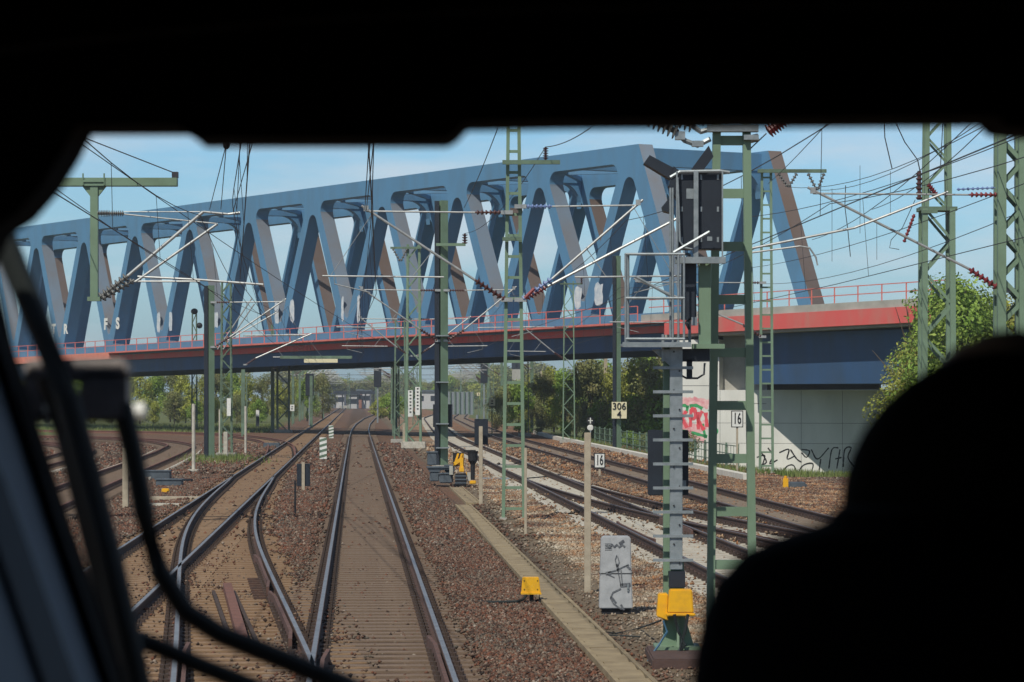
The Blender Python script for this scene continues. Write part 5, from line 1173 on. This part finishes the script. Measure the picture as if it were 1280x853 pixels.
# ------------------------------------------------------------------ haze
m = MB(); m.box((-1600, -400, -4), (1600, 2400, 32)); hz = structure('haze', m, M_black, 'stuff')
hm_ = bpy.data.materials.new('haze'); hm_.use_nodes = True; tt = hm_.node_tree; tt.nodes.remove(tt.nodes['Principled BSDF'])
pv = tt.nodes.new('ShaderNodeVolumePrincipled'); pv.inputs['Density'].default_value = .00024; pv.inputs['Color'].default_value = (.86, .92, 1, 1); pv.inputs['Anisotropy'].default_value = .2
tt.links.new(pv.outputs[0], tt.nodes['Material Output'].inputs['Volume']); hz.data.materials.clear(); hz.data.materials.append(hm_)
# ------------------------------------------------------------------ the cab
YF = 2.55
def C_(px, py, Y=YF): return P(px, py, Y)
tr = thing('train_cab', (0, 1, 1.2), 'black interior of the train cab framing the view: header, pillar and windscreen', 'train cab')
hole = [(95,157),(221,157),(234,165),(243,173),(556,173),(568,167),(582,152),(700,150),(1246,146),(1258,158),(1290,162),(1500,170),(1560,400),(1560,1100),(1400,1250),(220,1250),(135,853),(60,640),(-5,440),(-30,330),(-12,288),(20,268),(52,232),(78,190)]
cu = bpy.data.curves.new('c', 'CURVE'); cu.dimensions = '2D'; cu.fill_mode = 'BOTH'; cu.extrude = .05
def add_sp(pl):
    sp = cu.splines.new('POLY'); sp.points.add(len(pl)-1); sp.use_cyclic_u = True
    for k, (x, y) in enumerate(pl): sp.points[k].co = (x, y, 0, 1)
add_sp([(-1.4, .5), (1.4, .5), (1.4, 3.26), (-1.4, 3.26)])
add_sp([((px-640)*YF/F, CH-(py-496)*YF/F) for px, py in hole])
ob = bpy.data.objects.new('c', cu); S.collection.objects.link(ob); me = bpy.data.meshes.new_from_object(ob.evaluated_get(bpy.context.evaluated_depsgraph_get())); bpy.data.objects.remove(ob)
me.transform(Matrix(((1,0,0,0),(0,0,-1,YF+.05),(0,1,0,0),(0,0,0,1))) ); me.transform(Matrix.Translation(-tr.location)); me.materials.clear(); me.materials.append(M_matte)
link('windscreen_surround', me, (0,0,0), tr)
m = MB(); m.box((-1.5, -1.5, 3.26), (1.5, 2.62, 3.30)); part('roof', m, M_matte, tr)
m = MB(); m.box((-1.5, -1.5, .4), (1.5, 2.7, .5)); part('floor', m, M_matte, tr)
m = MB(); m.box((-1.5, -1.6, .4), (1.5, -1.5, 3.30)); part('rear_wall', m, M_matte, tr)
m = MB(); m.box((1.4, -1.5, .5), (1.5, 2.6, 3.26)); part('side_wall', m, M_matte, tr)
m = MB(); m.box((-1.5, -1.5, .5), (-1.4, 2.6, 1.6)); m.box((-1.5, -1.5, 3.2), (-1.4, 2.6, 3.26)); m.box((-1.5, -1.5, 1.6), (-1.4, .4, 3.2)); m.box((-1.5, 2.32, 1.6), (-1.4, 2.6, 3.2)); part('side_wall', m, M_matte, tr)
m = MB(); m.prism([(-1.39, 2.0, .5), (-1.39, 2.5, .5), (-1.39, 2.5, 2.25), (-1.39, 1.7, 2.2), (-1.39, 1.7, 2.1)], (0,0,0), (2.78,0,0)); part('dashboard', m, M_matte, tr)
m = MB(); m.tube([P(px, py, 2.49) for px, py in ((-200,90),(0,62),(180,42),(420,22),(700,10),(1000,6),(1400,8))], .003, 6); part('header_trim', m, mat('trim_dark_grey', (.03,.032,.038), None, .5), tr)
# pillar trim (blue grey) bottom left, with dark seal and a darker fold
R1, R2 = P(0, 452, 2.50), P(133, 853, 2.50); L1 = R1+Vector((-.15, -.46, 0)); npl = (R2-R1).cross(L1-R1).normalized()
def tr_(px, py, lift=0):    # point of the slanted reveal seen at a photo pixel
    d = Vector(((px-640)/F, 1, -(py-496)/F)); o = Vector((0, 0, CH)); t = (R1+npl*lift-o).dot(npl)/d.dot(npl); return o+d*t
if npl.x < 0: npl = -npl
m = MB(); pl_ = [tr_(-33,352), tr_(0,452), tr_(66,652), tr_(133,853), tr_(183,1003), tr_(-200,1003), tr_(-200,352)]; m.prism(pl_, npl*0, -npl*.02); part('pillar_trim', m, M_cabblue, tr)
m = MB(); m.tube([tr_(px, py, .004) for px, py in ((-30,352),(2,452),(68,652),(136,853),(186,1003))], .0052, 8); part('door_seal', m, M_black, tr)
m = MB(); m.prism([tr_(-60,470,.001), tr_(0,602,.001), tr_(90,853,.001), tr_(126,960,.001), tr_(82,960,.001), tr_(50,853,.001), tr_(-20,650,.001), tr_(-80,520,.001)], npl*0, npl*.004); part('trim_fold', m, mat('cab_blue_dark', (.05,.08,.125), None, .6), tr)
# windscreen glass
gmat = bpy.data.materials.new('windscreen_glass'); gmat.use_nodes = True; t_ = gmat.node_tree; t_.nodes.remove(t_.nodes['Principled BSDF'])
trn = t_.nodes.new('ShaderNodeBsdfTransparent'); trn.inputs[0].default_value = (.965, .98, .985, 1); gls = t_.nodes.new('ShaderNodeBsdfGlossy'); gls.inputs['Roughness'].default_value = .02
dfs = t_.nodes.new('ShaderNodeBsdfDiffuse'); dfs.inputs[0].default_value = (.75, .85, .95, 1)
fr = t_.nodes.new('ShaderNodeFresnel'); fr.inputs[0].default_value = 1.3; mxa = t_.nodes.new('ShaderNodeMixShader'); mxb = t_.nodes.new('ShaderNodeMixShader')
ng = t_.nodes.new('ShaderNodeTexNoise'); ng.inputs['Scale'].default_value = 4; ng.inputs['Detail'].default_value = 3; tcg = t_.nodes.new('ShaderNodeTexCoord'); t_.links.new(tcg.outputs['Object'], ng.inputs['Vector'])
rg = t_.nodes.new('ShaderNodeMapRange'); rg.inputs['From Min'].default_value = .45; rg.inputs['From Max'].default_value = .75; rg.inputs['To Min'].default_value = .012; rg.inputs['To Max'].default_value = .05; t_.links.new(ng.outputs['Fac'], rg.inputs['Value'])
t_.links.new(fr.outputs[0], mxa.inputs[0]); t_.links.new(trn.outputs[0], mxa.inputs[1]); t_.links.new(gls.outputs[0], mxa.inputs[2])
t_.links.new(rg.outputs[0], mxb.inputs[0]); t_.links.new(mxa.outputs[0], mxb.inputs[1]); t_.links.new(dfs.outputs[0], mxb.inputs[2]); t_.links.new(mxb.outputs[0], t_.nodes['Material Output'].inputs['Surface'])
m = MB(); m.add([(-.9, 2.66, 2.0), (.9, 2.66, 2.0), (.9, 2.66, 3.25), (-.9, 2.66, 3.25)], [(0,1,2,3)]); part('windscreen_glass', m, gmat, tr)
# wiper
YW = 2.85
wp_ = thing('windscreen_wiper', P(100, 500, YW), 'blurred black windscreen wiper assembly outside the glass at the left', 'wiper')
def wp3(px, py, d=0): return P(px, py, YW+d)
m = MB(); m.tube([wp3(x, y) for x, y in ((-40,215),(5,300),(48,405),(85,500),(112,600),(140,710),(172,853),(200,980))], .0125, 10); part('wiper_arm', m, M_rubber, wp_)
m = MB(); m.tube([wp3(x, y, .05) for x, y in ((152,505),(165,560),(180,640),(200,715),(232,765),(275,793),(330,815),(430,856),(520,900))], .0105, 10); part('wiper_linkage', m, M_rubber, wp_)
m = MB(); m.tube([wp3(x, y, .03) for x, y in ((150,790),(200,810),(250,832),(320,860),(400,900))], .009, 10); part('wiper_blade', m, M_rubber, wp_)
m = MB(); m.tube([wp3(x, y, .02) for x, y in ((60,470),(90,560),(120,680),(150,800),(170,980))], .013, 10); part('wiper_link_rod', m, M_rubber, wp_)
m = MB(); a, b = wp3(30, 462, .04), wp3(158, 528, .04); m.box((a.x, a.y, a.z-.012), (b.x, a.y+.05, a.z+.01)); m.box((b.x-.045, a.y, b.z), (b.x, a.y+.05, a.z)); m.box((a.x, a.y, b.z), (a.x+.018, a.y+.05, a.z)); m.box((a.x, a.y, b.z), (b.x-.04, a.y+.05, b.z+.01)); part('wiper_motor', m, M_wiperbr, wp_, bevel=.004)
m = MB(); m.tube([wp3(150, 519, .15), wp3(182, 514, .15)], .0095, 10); part('washer_nozzle', m, M_white, wp_)  # nozzle coloured white to stand in for a sun glint

# ------------------------------------------------------------------ the driver, seen from behind
YD = 1.9; sc = YD/F
def D_(px, py, dy=0): p = P(px, py, YD); p.y += dy; return p
hc = D_(1275, 640)
drv = None
# body grown from a skeleton with a skin modifier
def skin_body():
    v = []; e = []; r = []
    def J(p, rad, par=None):
        v.append(tuple(p)); r.append(rad); i = len(v)-1
        if par is not None: e.append((par, i))
        return i
    cx = hc.x; z0 = hc.z
    pel = J((cx, 1.62, z0-.74), .14); w1 = J((cx, 1.60, z0-.52), .13, pel); ch = J((cx, 1.66, z0-.26), .14, w1); nk = J((cx, 1.76, z0-.12), .058, ch); J((cx, 1.85, z0-.03), .06, nk)
    for s in (-1, 1):
        sh = J((cx+s*.12, 1.70, z0-.10), .05, ch); el = J((cx+s*.18, 1.80, z0-.38), .044, sh); wr = J((cx+s*.17, 2.02, z0-.50), .028, el); pm = J((cx+s*.15, 2.09, z0-.51), .030, wr)
        for k in range(4):
            o = (k-1.5)*.019; a = J((cx+s*.15+o, 2.13, z0-.51), .010, pm); b = J((cx+s*.15+o*1.1, 2.165-.004*abs(k-1.3), z0-.525), .009, a); J((cx+s*.15+o*1.1, 2.18-.005*abs(k-1.3), z0-.55), .008, b)
        a = J((cx+s*.15-s*.035, 2.09, z0-.515), .011, pm); J((cx+s*.15-s*.048, 2.12, z0-.53), .009, a)
        hp = J((cx+s*.10, 1.66, z0-.76), .095, pel); kn = J((cx+s*.13, 2.05, z0-.72), .062, hp); an = J((cx+s*.12, 2.12, z0-1.15), .042, kn); J((cx+s*.12, 2.26, z0-1.20), .035, an)
    me = bpy.data.meshes.new('body'); me.from_pydata(v, e, []); ob = bpy.data.objects.new('b', me); S.collection.objects.link(ob)
    sk = ob.modifiers.new('s', 'SKIN'); sub = ob.modifiers.new('u', 'SUBSURF'); sub.levels = 1
    for i, d in enumerate(me.skin_vertices[0].data): d.radius = (r[i], r[i]); d.use_root = (i == 0)
    out = bpy.data.meshes.new_from_object(ob.evaluated_get(bpy.context.evaluated_depsgraph_get())); bpy.data.objects.remove(ob)
    # head with face
    b = MB(); b.ell((hc.x, YD+.02, hc.z), (.085, .1, .115), 20, 14)
    b.ell((hc.x, YD+.125, hc.z-.01), (.014, .02, .024), 8, 6)
    for s in (-1, 1): b.ell((hc.x+s*.086, YD+.02, hc.z-.005), (.012, .02, .032), 8, 6); b.ell((hc.x+s*.03, YD+.108, hc.z+.012), (.013, .010, .009), 8, 6)
    b.ell((hc.x, YD+.112, hc.z-.055), (.024, .008, .008), 8, 6)
    hm = b.mesh('head', M_skin); bm = bmesh.new(); bm.from_mesh(out); bm.from_mesh(hm); bm.to_mesh(out); bm.free()
    out.materials.clear(); out.materials.append(M_skin); out.transform(Matrix.Translation((-hc.x, -1.62, -(hc.z-.74))))
    out.polygons.foreach_set('use_smooth', [True]*len(out.polygons)); return out
drv = link('person', skin_body(), (hc.x, 1.62, hc.z-.74)); tag(drv, 'train driver seen from behind as a black silhouette, seated and leaning forward at the right', 'person')
hb = MB(); hb.ell((hc.x, YD, hc.z), (225*sc, .118, 208*sc), 26, 18)
def loft(sections, n=24):
    b = MB(); vs = []; fs = []
    for (cx, cy, z, rx, ry) in sections:
        for k in range(n):
            a = 2*math.pi*k/n; ex = .75; c, s = math.cos(a), math.sin(a); vs.append((cx+rx*abs(c)**ex*(1 if c > 0 else -1), cy+ry*abs(s)**ex*(1 if s > 0 else -1), z))
    for i in range(len(sections)-1):
        for k in range(n): fs.append((i*n+k, i*n+(k+1) % n, (i+1)*n+(k+1) % n, (i+1)*n+k))
    fs.append(tuple(range(n))[::-1]); fs.append(tuple(range((len(sections)-1)*n, len(sections)*n))); b.add(vs, fs); return b
part('hair', hb, M_hair, drv, smooth=True)
def dz(py): return CH-(py-496)*sc
X0 = hc.x
secs = []
for pxl, py, yy, ry in ((1054,640,1.80,.07),(1044,655,1.79,.08),(1026,664,1.78,.09),(985,676,1.77,.10),(935,698,1.76,.105),(902,733,1.75,.11),(886,775,1.74,.112),(877,815,1.73,.115),(872,853,1.72,.12)):
    pxl -= 9; py -= 5
    secs.append((X0, yy, CH-(py-496)*yy/F, X0-(pxl-640)*yy/F, ry))
secs += [(X0, 1.68, dz(853)-.15, .225, .13), (X0, 1.64, dz(853)-.4, .2, .14)]
jk = loft(secs[::-1])
for side in (-1, 1): jk.tube([(X0+side*.125, 1.72, dz(790)), (X0+side*.18, 1.80, hc.z-.38), (X0+side*.16, 2.0, hc.z-.50)], [.055, .052, .04], 12)
part('jacket', jk, M_jacket, drv, smooth=True)
tzr = MB()
for side in (-1, 1): tzr.tube([(X0+side*.10, 1.64, hc.z-.76), (X0+side*.13, 2.05, hc.z-.72), (X0+side*.12, 2.12, hc.z-1.12)], [.10, .078, .055], 12)
part('trousers', tzr, M_jacket, drv, smooth=True)
st = thing('driver_seat', (X0, 1.5, .5), 'black driver seat, hidden below the frame edge', 'seat')
m = MB(); m.box((X0-.24, 1.42, hc.z-.95), (X0+.24, 1.95, hc.z-.86)); part('seat', m, M_black, st, bevel=.02)
m = MB(); m.box((X0-.2, 1.38, hc.z-.85), (X0+.2, 1.45, hc.z-.35)); part('backrest', m, M_black, st, bevel=.02)
m = MB(); m.tube([(X0, 1.65, .5), (X0, 1.65, hc.z-.94)], .06, 12); part('pedestal', m, M_black, st)
